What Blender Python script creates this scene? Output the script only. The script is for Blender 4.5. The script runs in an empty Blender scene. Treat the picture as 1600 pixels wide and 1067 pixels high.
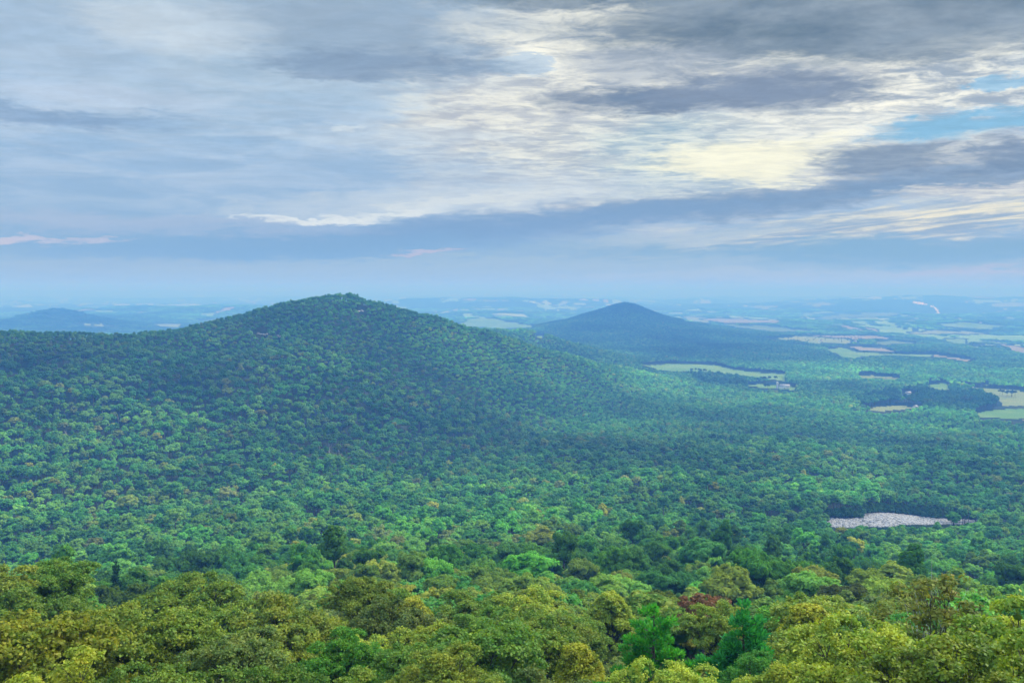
import bpy, math, random
import numpy as np
from mathutils import Vector
R = math.radians
S = bpy.context.scene
COL = S.collection

# ------------------------------------------------------------------ camera
EYE = 330.0                     # metres above the valley floor
FPX, CX, CY, HY = 1386.0, 800.0, 533.5, 452.0
PITCH = math.atan((CY - HY) / FPX)
cam = bpy.data.cameras.new("camera"); camo = bpy.data.objects.new("camera", cam); COL.objects.link(camo)
camo.location = (0, 0, EYE); camo.rotation_euler = (math.pi / 2 - PITCH, 0, 0)
cam.sensor_width = 36; cam.lens = 36 * FPX / 1600; cam.clip_start = 0.5; cam.clip_end = 200000
S.camera = camo

# ------------------------------------------------------------------ light and exposure
SUN_EL, SUN_AZ = 46.0, 62.0      # azimuth measured from the view direction towards the right
sun = bpy.data.lights.new("sun", 'SUN'); suno = bpy.data.objects.new("sun", sun); COL.objects.link(suno)
sun.energy = 4.2; sun.angle = R(16); sun.color = (1.0, 0.965, 0.9)
sd = Vector((math.sin(R(SUN_AZ)) * math.cos(R(SUN_EL)), math.cos(R(SUN_AZ)) * math.cos(R(SUN_EL)), math.sin(R(SUN_EL))))
suno.rotation_euler = sd.to_track_quat('Z', 'Y').to_euler(); suno.location = (0, 0, 900)
S.view_settings.view_transform = 'Standard'; S.view_settings.look = 'None'
S.view_settings.exposure = 0.14; S.view_settings.gamma = 1.0
cy = S.cycles
cy.max_bounces = 4; cy.diffuse_bounces = 3; cy.glossy_bounces = 1; cy.transmission_bounces = 2
cy.volume_bounces = 0; cy.transparent_max_bounces = 8; cy.use_denoising = True
cy.sample_clamp_indirect = 4.0; cy.caustics_reflective = False; cy.caustics_refractive = False

def lin(c):
    return tuple((v / 255 / 12.92) if v / 255 <= 0.04045 else ((v / 255 + 0.055) / 1.055) ** 2.4 for v in c)

def pix_dir(x, y):
    x = np.asarray(x, float); y = np.asarray(y, float)
    u = (x - CX) / FPX; v = (CY - y) / FPX
    return (u + 0 * v, math.cos(PITCH) + v * math.sin(PITCH) + 0 * u, -math.sin(PITCH) + v * math.cos(PITCH) + 0 * u)

def pix_angles(x, y):            # azimuth and tangent of elevation
    dx, dy, dz = pix_dir(x, y)
    return np.arctan2(dx, dy), dz / np.hypot(dx, dy)

def project(X, Y, Z):            # world -> pixels of the 1600 px wide picture
    dz = Z - EYE
    f = Y * math.cos(PITCH) - dz * math.sin(PITCH)
    up = Y * math.sin(PITCH) + dz * math.cos(PITCH)
    f = np.where(f < 0.1, 0.1, f)
    return CX + FPX * X / f, CY - FPX * up / f

# ------------------------------------------------------------------ sky: Nishita with layered clouds
class NT:
    def __init__(s, nt): s.nt = nt; s.n = nt.nodes; s.l = nt.links
    def put(s, sock, v):
        if isinstance(v, bpy.types.NodeSocket): s.l.new(v, sock)
        elif v is not None:
            if sock.type == 'RGBA' and len(v) == 3: v = (*v, 1)
            sock.default_value = v
    def math(s, op, a, b=None, c=None, clamp=False):
        n = s.n.new('ShaderNodeMath'); n.operation = op; n.use_clamp = clamp
        for i, v in enumerate((a, b, c)): s.put(n.inputs[i], v)
        return n.outputs[0]
    def vec(s, op, a, b=None, c=None):
        n = s.n.new('ShaderNodeVectorMath'); n.operation = op
        for i, v in enumerate((a, b, c)):
            if v is not None: s.put(n.inputs[i], v)
        return n.outputs['Value'] if op in ('DOT_PRODUCT', 'LENGTH') else n.outputs[0]
    def xyz(s, x, y, z=0.0):
        n = s.n.new('ShaderNodeCombineXYZ')
        for i, v in enumerate((x, y, z)): s.put(n.inputs[i], v)
        return n.outputs[0]
    def sep(s, v):
        n = s.n.new('ShaderNodeSeparateXYZ'); s.put(n.inputs[0], v); return n.outputs
    def noise(s, v, scale, detail=4, rough=0.55, dist=0.0, color=False):
        n = s.n.new('ShaderNodeTexNoise'); s.put(n.inputs['Vector'], v)
        n.inputs['Scale'].default_value = scale; n.inputs['Detail'].default_value = detail
        n.inputs['Roughness'].default_value = rough; n.inputs['Distortion'].default_value = dist
        return n.outputs['Color' if color else 'Fac']
    def ramp(s, v, a, b, c=0.0, d=1.0, smooth=True):
        n = s.n.new('ShaderNodeMapRange'); n.interpolation_type = 'SMOOTHSTEP' if smooth else 'LINEAR'
        for i, q in enumerate((v, a, b, c, d)): s.put(n.inputs[i], q)
        return n.outputs[0]
    def mix(s, f, a, b, mode='MIX'):
        n = s.n.new('ShaderNodeMix'); n.data_type = 'RGBA'; n.blend_type = mode
        s.put(n.inputs[0], f); s.put(n.inputs[6], a); s.put(n.inputs[7], b)
        return n.outputs[2]

W = bpy.data.worlds.new("World"); S.world = W; W.use_nodes = True
W.node_tree.nodes.clear(); w = NT(W.node_tree)
SKY_STR = 0.1
def sc(c, k=1.0): return tuple(v * k / SKY_STR for v in lin(c))
out = w.n.new('ShaderNodeOutputWorld'); bg = w.n.new('ShaderNodeBackground'); bg.inputs[1].default_value = SKY_STR
w.l.new(bg.outputs[0], out.inputs[0])
nish = w.n.new('ShaderNodeTexSky'); nish.sky_type = 'NISHITA'; nish.sun_disc = False
nish.sun_elevation = R(SUN_EL); nish.sun_rotation = R(SUN_AZ); nish.altitude = 400; nish.air_density = 1.2; nish.dust_density = 2.0
tc = w.n.new('ShaderNodeTexCoord'); D3 = tc.outputs['Generated']
sx, sy, sz = w.sep(D3)
az = w.math('MULTIPLY', w.math('ARCTAN2', sx, sy), 180 / math.pi)
el = w.math('MULTIPLY', w.math('ARCSINE', sz), 180 / math.pi)
zz = w.math('ADD', w.math('MAXIMUM', sz, 0.0), 0.045)
P = w.xyz(w.math('DIVIDE', sx, zz), w.math('DIVIDE', sy, zz), 0.0)      # the flat cloud deck seen in perspective
q = w.xyz(w.math('MULTIPLY', az, 0.11), w.math('MULTIPLY', el, 0.5), 3.0)
warp = w.vec('SUBTRACT', w.noise(q, 1.1, 5, 0.6, color=True), (0.5, 0.5, 0.5))
AE = w.vec('ADD', w.xyz(az, el, 0.0), w.vec('MULTIPLY', warp, (9.0, 2.2, 0.0)))
q2 = w.xyz(w.math('MULTIPLY', az, 0.35), w.math('MULTIPLY', el, 1.5), 9.0)
warp2 = w.vec('SUBTRACT', w.noise(q2, 1.6, 6, 0.66, 0.5, color=True), (0.5, 0.5, 0.5))
AE = w.vec('ADD', AE, w.vec('MULTIPLY', warp2, (6.0, 1.5, 0.0)))
N1 = w.noise(P, 1.6, 7, 0.62, 0.3)            # cloud body
N2 = w.noise(w.xyz(w.math('MULTIPLY', az, 0.10), w.math('MULTIPLY', el, 0.62), 0.0), 1.5, 7, 0.6, 0.6)   # long streaks
N3 = w.math('MULTIPLY_ADD', w.noise(w.vec('MULTIPLY', P, (1.0, 1.5, 1.0)), 5.0, 8, 0.7, 0.5), 0.6, w.math('MULTIPLY', w.noise(P, 2.4, 6, 0.62, 0.6), 0.4))          # small ripples of the high deck
N4 = w.noise(w.vec('MULTIPLY', w.xyz(az, el, 0.0), (0.28, 1.1, 0.0)), 1.3, 6, 0.62, 0.4)
N5 = w.noise(w.xyz(w.math('MULTIPLY', az, 0.13), w.math('MULTIPLY', w.math('MULTIPLY_ADD', az, -0.075, el), 1.9), 5.0), 1.5, 8, 0.66, 0.4)
# gradient of the thin overcast
def grad(stops):
    n = w.n.new('ShaderNodeValToRGB'); w.put(n.inputs[0], w.ramp(el, 0, 40, 0, 1, smooth=False))
    r = n.color_ramp
    while len(r.elements) < len(stops): r.elements.new(0.5)
    for e, (p, c) in zip(r.elements, stops): e.position = p / 40; e.color = (*lin(c), 1)
    return w.vec('SCALE', n.outputs[0]), n
g, gn = grad([(0, (166, 188, 202)), (1.6, (160, 184, 206)), (3.5, (142, 174, 210)), (7, (156, 184, 222)), (12, (172, 196, 226)), (18, (162, 186, 216)), (40, (196, 206, 220))])
g.node.inputs['Scale'].default_value = 1 / SKY_STR
base = w.mix(w.ramp(el, 2, 14, 0.0, 0.14), g, nish.outputs[0])
tint = w.mix(w.ramp(N2, 0.35, 0.68), sc((148, 178, 212)), sc((190, 206, 228)))
base = w.mix(w.ramp(el, 1.0, 6.0, 0.0, 0.55), base, tint)
creamtex = w.mix(w.ramp(N3, 0.40, 0.58), sc((166, 178, 196)), sc((249, 245, 236)))
creamsoft = w.mix(w.ramp(N3, 0.40, 0.60), sc((190, 194, 206)), sc((232, 230, 224)))
bluetex = w.mix(w.ramp(N3, 0.38, 0.62), sc((150, 182, 208)), sc((214, 222, 220)))
darktex = w.mix(w.ramp(N4, 0.35, 0.7), sc((110, 132, 160)), sc((164, 176, 196)))
darktex2 = w.mix(w.ramp(N1, 0.35, 0.65), sc((98, 120, 142)), sc((146, 160, 178)))
sunset = w.mix(w.ramp(N5, 0.38, 0.62), sc((156, 174, 196)), sc((244, 236, 212)))

TILT = 0.085
AER = w.vec('ADD', AE, w.xyz(0.0, w.math('MULTIPLY', az, -TILT), 0.0))
def stroke(cur, x, y, rx, ry, col, op=1.0, k=0.8, N=None, soft=0.5, tilt=False):
    k *= 1.35
    a, t = pix_angles(x, y); a = math.degrees(float(a)); e = math.degrees(math.atan(float(t)))
    px = 57.3 / FPX; e = e - TILT * a if tilt else e
    d = w.vec('MULTIPLY_ADD', AER if tilt else AE, (1 / (rx * px), 1 / (ry * px), 0), (-a / (rx * px), -e / (ry * px), 0))
    dd = w.vec('DOT_PRODUCT', d, d)
    m = w.math('MULTIPLY_ADD', dd, -1.0, 1.0 - k * 0.5)
    m = w.math('MULTIPLY_ADD', N if N is not None else N1, k, m)
    f = w.ramp(m, 0.12 - soft * 0.8, 0.12 + soft * 1.25, 0.0, op)
    return w.mix(f, cur, col)
s = base
# left: grey-blue soft layer
s = stroke(s, 420, 60, 520, 130, sc((176, 194, 214)), 0.5, 1.2, N1, 0.9)
s = stroke(s, 60, 70, 160, 80, sc((172, 192, 220)), 0.5, 1.0, N2, 0.9)
s = stroke(s, 300, 45, 130, 45, sc((214, 222, 234)), 0.6, 1.6, N1, 0.8)
# bright high deck in the middle
s = stroke(s, 1010, 170, 400, 190, creamsoft, 0.95, 1.2, N1, 0.8)
s = stroke(s, 900, 60, 230, 80, creamtex, 0.95, 1.6, N1, 0.5)
s = stroke(s, 1180, 90, 330, 70, creamtex, 0.85, 1.4, N1, 0.5)
s = stroke(s, 1010, 240, 260, 70, bluetex, 0.8, 1.0, N1, 0.7)
s = stroke(s, 1270, 195, 170, 60, w.mix(w.ramp(N3, 0.32, 0.56), sc((184, 194, 206)), sc((244, 242, 236))), 0.8, 1.2, N1, 0.9)
s = stroke(s, 1180, 250, 150, 34, sc((250, 246, 224)), 0.9, 1.5, N3, 0.6)
s = stroke(s, 1500, 120, 230, 60, creamtex, 0.9, 1.5, N1, 0.6)
s = stroke(s, 800, 210, 190, 130, creamsoft, 0.75, 1.4, N1, 0.7)
# open blue gap at the right
s = stroke(s, 1540, 196, 175, 22, sc((138, 186, 222)), 1.0, 1.1, N4, 0.5)
s = stroke(s, 1590, 118, 60, 12, sc((140, 188, 226)), 0.8, 1.4, N3, 0.4)
s = stroke(s, 790, 100, 60, 18, sc((168, 192, 220)), 0.7, 1.6, N3, 0.4)
# dark cloud bases
s = stroke(s, 1330, 20, 470, 62, darktex2, 0.95, 1.2, N1, 0.5)
s = stroke(s, 1500, 50, 260, 40, darktex2, 0.8, 1.2, N1, 0.5)
s = stroke(s, 960, -10, 330, 24, darktex2, 0.9, 1.0, N1, 0.5)
s = stroke(s, 560, 40, 260, 60, sc((146, 166, 192)), 0.75, 1.2, N1, 0.8)
s = stroke(s, 590, 100, 200, 24, sc((130, 152, 182)), 0.8, 1.2, N2, 0.6)
s = stroke(s, 540, 124, 70, 8, sc((134, 154, 184)), 0.6, 1.0, N2, 0.6)
s = stroke(s, 1000, 100, 150, 24, sc((164, 174, 192)), 0.75, 1.2, N1, 0.7)
s = stroke(s, 1110, 148, 260, 24, sc((118, 136, 162)), 1.0, 1.0, N2, 0.6)
s = stroke(s, 1180, 142, 170, 36, sc((134, 148, 172)), 0.85, 1.2, N1, 0.6)
s = stroke(s, 130, 150, 220, 22, sc((196, 210, 234)), 0.7, 1.3, N2, 1.0)
s = stroke(s, 100, 180, 170, 12, sc((132, 158, 194)), 0.8, 1.0, N2, 1.0)
s = stroke(s, 552, 197, 34, 6, sc((226, 232, 240)), 0.6, 1.8, N4, 0.7)
# lower bands
s = stroke(s, 1560, 262, 270, 46, creamsoft, 0.9, 1.0, N1, 0.6)
s = stroke(s, 1390, 250, 100, 26, sc((122, 142, 168)), 0.85, 1.5, N1, 0.6)
s = stroke(s, 1590, 248, 70, 26, sc((116, 138, 168)), 0.85, 1.5, N1, 0.6)
s = stroke(s, 700, 312, 330, 30, sc((198, 210, 226)), 0.85, 1.4, N4, 0.9, True)
s = stroke(s, 1330, 296, 460, 24, darktex, 0.95, 1.2, N4, 0.8, True)
s = stroke(s, 960, 338, 560, 24, sc((126, 156, 192)), 0.9, 1.1, N4, 0.9, True)
s = stroke(s, 640, 372, 520, 30, sc((128, 160, 202)), 0.75, 0.9, N2, 1.0, True)
s = stroke(s, 1540, 296, 160, 10, creamsoft, 0.75, 1.6, N4, 0.6)
s = stroke(s, 470, 344, 100, 6, sc((226, 232, 238)), 0.95, 1.3, N4, 0.6)
s = stroke(s, 600, 335, 130, 7, sc((224, 230, 236)), 0.85, 1.5, N4, 0.7, True)
s = stroke(s, 760, 312, 190, 7, sc((218, 224, 230)), 0.7, 1.8, N4, 0.7, True)
s = stroke(s, 1440, 344, 420, 24, sunset, 0.95, 1.0, N5, 0.9, True)
s = stroke(s, 1060, 374, 260, 10, sc((176, 194, 212)), 0.8, 1.4, N4, 0.7, True)
s = stroke(s, 400, 390, 520, 30, sc((130, 168, 208)), 0.7, 1.0, N2, 0.9)
s = stroke(s, 40, 376, 150, 6, sc((222, 208, 220)), 0.6, 1.6, N4, 0.8)
s = stroke(s, 680, 398, 70, 5, sc((200, 192, 210)), 0.7, 1.0, N3, 0.6)
s = stroke(s, 1400, 392, 500, 20, sc((128, 168, 200)), 0.75, 0.7, N2, 0.8)
s = stroke(s, 250, 418, 420, 12, sc((168, 188, 208)), 0.6, 1.5, N5, 0.9)
s = stroke(s, 850, 412, 420, 10, sc((168, 190, 208)), 0.6, 1.5, N5, 0.9)
s = stroke(s, 1250, 432, 420, 10, sc((182, 196, 206)), 0.6, 1.4, N5, 0.9)
s = stroke(s, 180, 350, 330, 16, sc((172, 186, 214)), 0.6, 1.5, N5, 0.9)
s = stroke(s, 620, 262, 230, 30, sc((158, 184, 216)), 0.6, 1.4, N5, 0.9)
s = stroke(s, 640, 215, 200, 16, sc((198, 210, 226)), 0.6, 1.6, N3, 0.9)
s = stroke(s, 1560, 424, 150, 7, sc((196, 190, 204)), 0.5, 1.0, N3, 0.7)
vs = w.n.new('ShaderNodeVectorMath'); vs.operation = 'SCALE'; ripple = w.ramp(el, 4, 10, 0.0, 0.14); fine = w.math('MULTIPLY_ADD', w.math('SUBTRACT', w.ramp(N3, 0.38, 0.62), 0.5), ripple, 1.0)
w.l.new(w.vec('MULTIPLY', w.vec('MULTIPLY', s, w.xyz(fine, fine, fine)), (0.925, 0.955, 0.91)), vs.inputs[0]); w.l.new(w.ramp(el, 19, 45, 1.0, 2.85), vs.inputs['Scale'])   # the overcast is brighter overhead
w.l.new(vs.outputs[0], bg.inputs[0])

# ------------------------------------------------------------------ numeric helpers
rng = np.random.default_rng(7)
def vnoise(x, y, seed=0):
    x = np.asarray(x, float); y = np.asarray(y, float)
    xi = np.floor(x).astype(np.int64); yi = np.floor(y).astype(np.int64); fx = x - xi; fy = y - yi
    fx = fx * fx * (3 - 2 * fx); fy = fy * fy * (3 - 2 * fy)
    def h(a, b):
        n = (a * 374761393 + b * 668265263 + seed * 974711 + 12345) & 0x7fffffff
        n = ((n ^ (n >> 13)) * 1274126177) & 0x7fffffff
        return ((n ^ (n >> 16)) & 0xffff) / 65535.0
    return (h(xi, yi) * (1 - fx) + h(xi + 1, yi) * fx) * (1 - fy) + (h(xi, yi + 1) * (1 - fx) + h(xi + 1, yi + 1) * fx) * fy
def fbm(x, y, seed=0, o=4):
    s_, a, t = 0, 1.0, 0
    for i in range(o): s_ = s_ + a * vnoise(x * 2 ** i, y * 2 ** i, seed + i); t += a; a *= 0.5
    return s_ / t
def sstep(a, b, x):
    t = np.clip((x - a) / (b - a), 0, 1); return t * t * (3 - 2 * t)

# ------------------------------------------------------------------ terrain, read as metres below the eye
BD = np.array([0, 3, 12, 22, 35, 60, 100, 150, 200, 350, 500, 700, 900, 1200, 1700, 2300, 3000, 4500, 60000.])
BV = np.array([1.7, 2.0, 13, 22, 29, 37, 51, 69, 86, 125, 156, 187, 204, 229, 258, 274, 281, 288, 288.])
RX = [-500, -200, 0, 100, 200, 280, 330, 400, 450, 500, 530, 555, 575, 620, 700, 770, 850, 920, 1000, 1080]
RY = [500, 510, 516, 517, 520, 514, 502, 483, 470, 461, 457.5, 459.5, 466, 477, 499, 518, 545, 566, 585, 600]
RD = [1500, 1500, 1500, 1520, 1550, 1600, 1640, 1680, 1700, 1720, 1740, 1750, 1760, 1780, 1840, 1920, 2040, 2160, 2320, 2500]
R_az, R_t = pix_angles(RX, RY)
SX = [560, 740, 800, 860, 930, 1000, 1060]; SY = [512, 511, 515, 527, 549, 570, 586]
S_az, S_t = pix_angles(SX, SY)
def cone(X, Y, px, D, rr, hh, stretch=1.0, skew=0.0):
    a, _ = pix_angles(px, 480); cx, cy_ = D * math.sin(a), D * math.cos(a)
    dx, dy = X - cx, (Y - cy_) / stretch
    r = np.hypot(dx, dy) * (1 - skew * np.tanh(dx / 400))
    return np.interp(r, rr, hh)
def drop(X, Y):
    D = np.hypot(X, Y); A = np.arctan2(X, Y)
    base_ = np.interp(D, BD, BV)
    # rolling farmland
    side = np.clip((np.abs(A + .03) - .3) / .15, 0, 1); base_ = base_ - 9 * side * np.exp(-((D - 175) / 60) ** 2)
    amp = np.interp(D, [2300, 5000, 12000, 30000, 60000], [0, 34, 84, 100, 60])
    n = fbm(X / 1500 + 3.1, Y / 1100 + 7.7, 5, 4)
    base_ = base_ - amp * (np.clip((n - 0.42) * 2.6, -0.2, 1.2)) + amp * 0.15
    # first mountain
    Dr = np.interp(A, R_az, RD); Rd = -np.interp(A, R_az, R_t) * Dr + 12
    fade = 1 - sstep(R_az[-3], R_az[-1] + 0.03, A)
    wid = np.interp(A, R_az, np.interp(RX, [-500, 0, 540, 900, 1080], [780, 780, 850, 700, 500]))
    t = np.clip((D - (Dr - wid)) / wid, 0, 1)
    wf = 0.35 * t ** 1.2 + 0.65 * t * t * (3 - 2 * t) * (0.55 + 0.45 * t)
    wf = wf / 1.0
    wb = 1 - sstep(0, 1, (D - Dr) / 750)
    wt = np.where(D < Dr, wf, wb) * fade
    m = np.minimum(Rd, base_)
    d1 = base_ * (1 - wt) + m * wt
    # spur behind it
    D2 = 2900.0; Rd2 = -np.interp(A, S_az, S_t) * D2 + 12
    w2 = np.where(D < D2, sstep(D2 - 600, D2, D), 1 - sstep(0, 1, (D - D2) / 700)) * (1 - sstep(S_az[-2], S_az[-1] + 0.02, A)) * sstep(S_az[0] - 0.1, S_az[0], A)
    d2 = base_ * (1 - w2) + np.minimum(Rd2, base_) * w2
    d = np.minimum(d1, d2)
    # gullies and humps on the slopes
    ga = np.interp(D, [0, 60, 300, 1000, 2500, 5000], [0, 1.5, 5, 24, 14, 8]) * (1 - 0.75 * np.clip(1 - np.abs(D - Dr) / 150, 0, 1) * fade)
    d = d + ga * (1.0 - 2.0 * np.abs(2 * fbm(X / 330, Y / 420, 21, 3) - 1)) * 0.7
    # two round hills out in the valley and low ridges far off
    k2 = cone(X, Y, 975, 5000, [0, 60, 150, 300, 500, 700, 1100, 1700], [204, 190, 150, 98, 62, 38, 12, 0], 1.5, -0.12)
    k3 = cone(X, Y, 88, 7000, [0, 90, 250, 500, 900, 1500], [172, 152, 102, 58, 24, 0], 1.2, -0.15)
    k4 = cone(X, Y, 215, 8600, [0, 300, 800, 1600], [78, 70, 30, 0], 1.0)
    k5 = cone(X, Y, 340, 9800, [0, 400, 1100, 2000], [105, 98, 50, 0], 1.0)
    k6 = cone(X, Y, 1440, 17000, [0, 1500, 3000, 4500], [125, 110, 40, 0], 1.0)
    k7 = cone(X, Y, 790, 15500, [0, 1200, 2600, 4000], [110, 95, 40, 0], 1.0)
    d = d - np.maximum.reduce([k2, k3, k4, k5, k6, k7])
    # long blue ridges on the horizon
    px = CX + FPX * np.tan(np.clip(A, -1.2, 1.2))
    hr = np.interp(px, [-400, 0, 230, 300, 900, 1050, 1180, 1270, 1300, 1420, 1500, 1600, 2200], [250, 262, 262, 170, 160, 250, 300, 330, 300, 335, 345, 325, 250])
    hr = hr + 22 * (fbm(px / 90, px * 0, 33, 3) - 0.5)
    d = d - hr * sstep(41000, 45000, D) * (1 - sstep(45000, 52000, D))
    return d

fine = R(38)
azs = np.concatenate([np.linspace(-math.pi, -fine, 60, endpoint=False), np.arange(-fine, fine, R(0.085)), np.linspace(fine, math.pi, 60)])
azs[-1] = math.pi
rs = np.concatenate([[0.8, 1.6, 2.4], np.geomspace(3.2, 60000, 900)])
AA, RR = np.meshgrid(azs, rs)
GX, GY = RR * np.sin(AA), RR * np.cos(AA)
GZ = EYE - drop(GX, GY)
lr = np.log(rs)
def ground(X, Y):
    X = np.asarray(X, float); Y = np.asarray(Y, float)
    D = np.maximum(np.hypot(X, Y), rs[0] * 1.001); A = np.arctan2(X, Y)
    i = np.clip(np.searchsorted(rs, D) - 1, 0, len(rs) - 2); j = np.clip(np.searchsorted(azs, A) - 1, 0, len(azs) - 2)
    u = (D - rs[i]) / (rs[i + 1] - rs[i]); v = (A - azs[j]) / (azs[j + 1] - azs[j])
    return (GZ[i, j] * (1 - u) + GZ[i + 1, j] * u) * (1 - v) + (GZ[i, j + 1] * (1 - u) + GZ[i + 1, j + 1] * u) * v
def hit(x, y, dmin=150):          # where the line of sight through a pixel meets the ground
    a, t = pix_angles(x, y); a = float(a); t = float(t)
    ds = np.geomspace(dmin, 50000, 6000)
    X, Y = ds * math.sin(a), ds * math.cos(a)
    g_ = ground(X, Y); k = np.nonzero(EYE + ds * t < g_)[0]
    k = k[0] if len(k) else len(ds) - 1
    return X[k], Y[k], g_[k], ds[k]
# line-of-sight horizon per direction, for leaving out what the slopes hide
GT = (GZ + np.where(RR > 200, 9, 0) - EYE) / RR
RUN = np.maximum.accumulate(GT, axis=0)
def seen(X, Y, top, slack):
    D = np.hypot(X, Y); A = np.arctan2(X, Y)
    i = np.clip(np.searchsorted(rs, D * 0.985) - 1, 0, len(rs) - 1); j = np.clip(np.searchsorted(azs, A), 0, len(azs) - 1)
    return (top - EYE) / D > RUN[i, j] - slack

def mesh_of(name, verts, parts, mats):
    """parts: list of (faces int array (m,k), material index)"""
    me = bpy.data.meshes.new(name)
    verts = np.ascontiguousarray(verts, np.float32)
    nl = sum(f.size for f, _ in parts); nf = sum(len(f) for f, _ in parts)
    me.vertices.add(len(verts)); me.vertices.foreach_set('co', verts.ravel())
    me.loops.add(nl); me.polygons.add(nf)
    me.loops.foreach_set('vertex_index', np.concatenate([f.ravel() for f, _ in parts]).astype(np.int32))
    tot = np.concatenate([np.full(len(f), f.shape[1]) for f, _ in parts])
    st = np.concatenate([[0], np.cumsum(tot)[:-1]])
    me.polygons.foreach_set('loop_start', st.astype(np.int32))
    me.polygons.foreach_set('material_index', np.concatenate([np.full(len(f), m) for f, m in parts]).astype(np.int32))
    me.update(calc_edges=True)
    for m in mats: me.materials.append(m)
    return me
def link(name, data, parent=None, kind=None, label=None, cat=None, group=None):
    o = bpy.data.objects.new(name, data); COL.objects.link(o)
    if parent: o.parent = parent
    tagit(o, kind, label, cat, group); return o
def tagit(o, kind=None, label=None, cat=None, group=None):
    if kind: o['kind'] = kind
    if label: o['label'] = label
    if cat: o['category'] = cat
    if group: o['group'] = group
def smooth(me): me.polygons.foreach_set('use_smooth', np.ones(len(me.polygons), bool)); me.update()

# ------------------------------------------------------------------ materials
def mat(name):
    m = bpy.data.materials.new(name); m.use_nodes = True; m.node_tree.nodes.clear(); n = NT(m.node_tree)
    o = n.n.new('ShaderNodeOutputMaterial'); return m, n, o
def leaf_mat(name, src, gloss=True, fine_var=0.5):
    m, n, o = mat(name)
    if src == 'inst':
        a = n.n.new('ShaderNodeAttribute'); a.attribute_type = 'INSTANCER'; a.attribute_name = 'tint'; c = a.outputs['Color']
    else:
        a = n.n.new('ShaderNodeObjectInfo'); c = a.outputs['Color']
    ge = n.n.new('ShaderNodeNewGeometry'); rp = ge.outputs['Random Per Island']
    h = n.n.new('ShaderNodeHueSaturation'); n.put(h.inputs['Color'], c)
    n.put(h.inputs['Hue'], n.ramp(rp, 0, 1, 0.5 - 0.05 * fine_var, 0.5 + 0.045 * fine_var, smooth=False))
    r2 = n.math('FRACT', n.math('MULTIPLY', rp, 7.31))
    n.put(h.inputs['Value'], n.ramp(r2, 0, 1, 1 - 0.5 * fine_var, 1 + 0.62 * fine_var, smooth=False))
    c = h.outputs[0]
    if gloss:      # whole sprays turn yellower or deeper green
        tcn = n.n.new('ShaderNodeTexCoord'); nz = n.noise(tcn.outputs['Object'], 0.55, 3, 0.6)
        c = n.mix(1.0, c, n.mix(n.ramp(nz, .36, .64), (.72, .95, .8), (1.3, 1.3, .95)), 'MULTIPLY')
    if gloss:
        b = n.n.new('ShaderNodeBsdfPrincipled'); b.inputs['Roughness'].default_value = 0.55; b.inputs['Specular IOR Level'].default_value = 0.16
    else:
        b = n.n.new('ShaderNodeBsdfDiffuse')
    n.l.new(c, b.inputs[0])
    t = n.n.new('ShaderNodeBsdfTranslucent'); n.l.new(n.mix(1.0, c, (1.25, 1.2, 0.5, 1), 'MULTIPLY'), t.inputs[0])
    mx = n.n.new('ShaderNodeMixShader'); mx.inputs[0].default_value = 0.36
    n.l.new(b.outputs[0], mx.inputs[1]); n.l.new(t.outputs[0], mx.inputs[2]); n.l.new(mx.outputs[0], o.inputs[0])
    return m
LEAF_I = leaf_mat('leaf_wood', 'inst', False, 0.28)
LEAF_N = leaf_mat('leaf_near', 'obj', True, 0.5)
def simple(name, c, c2=None, scale=1.0, rough=0.9, bump=0.0):
    m, n, o = mat(name); b = n.n.new('ShaderNodeBsdfPrincipled'); b.inputs['Roughness'].default_value = rough
    b.inputs['Specular IOR Level'].default_value = 0.2
    tcn = n.n.new('ShaderNodeTexCoord')
    nz = n.noise(tcn.outputs['Object'], scale, 5, 0.6)
    n.l.new(n.mix(n.ramp(nz, 0.3, 0.7), c, c2 or c), b.inputs[0])
    if bump:
        bp = n.n.new('ShaderNodeBump'); bp.inputs['Strength'].default_value = bump; n.l.new(nz, bp.inputs['Height']); n.l.new(bp.outputs[0], b.inputs['Normal'])
    n.l.new(b.outputs[0], o.inputs[0]); return m
BARK = simple('bark', (.06, .05, .042), (.13, .115, .1), 3.0, bump=.3)
PALEBARK = simple('bare_pale_wood', (.38, .36, .33), (.55, .53, .5), 2.0)
ROCK = simple('grey_rock', (.27, .26, .26), (.40, .39, .38), 0.6, bump=.4)
def ground_mat():
    m, n, o = mat('forest_floor'); b = n.n.new('ShaderNodeBsdfDiffuse')
    tcn = n.n.new('ShaderNodeTexCoord'); v = tcn.outputs['Object']
    a = n.noise(v, 0.5, 5, 0.6); bigs = n.noise(v, 0.012, 6, 0.65)
    c = n.mix(n.ramp(a, .35, .65), (.035, .042, .018), (.05, .065, .026))
    c = n.mix(n.ramp(bigs, .35, .65), c, (.008, .024, .012))  # dark green patches put the self-shadow of distant woods into the ground colour
    n.l.new(c, b.inputs[0]); n.l.new(b.outputs[0], o.inputs[0]); return m
GROUND = ground_mat()
def field_mat(name, a, b_, k=0.01):
    m, n, o = mat(name); b = n.n.new('ShaderNodeBsdfDiffuse')
    tcn = n.n.new('ShaderNodeTexCoord'); nz = n.noise(tcn.outputs['Object'], k, 5, 0.6)
    n.l.new(n.mix(n.ramp(nz, .35, .65), a, b_), b.inputs[0]); n.l.new(b.outputs[0], o.inputs[0]); return m
F_MEADOW = field_mat('meadow', (.10, .19, .045), (.15, .23, .07))
F_HAY = field_mat('hay', (.20, .22, .085), (.15, .20, .075))
F_BROWN = field_mat('ploughed', (.19, .165, .09), (.23, .2, .12))
F_DULL = field_mat('pasture', (.09, .14, .05), (.13, .17, .07))
F_GRAVEL = field_mat('gravel', (.5, .47, .44), (.6, .57, .53), .05)

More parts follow.
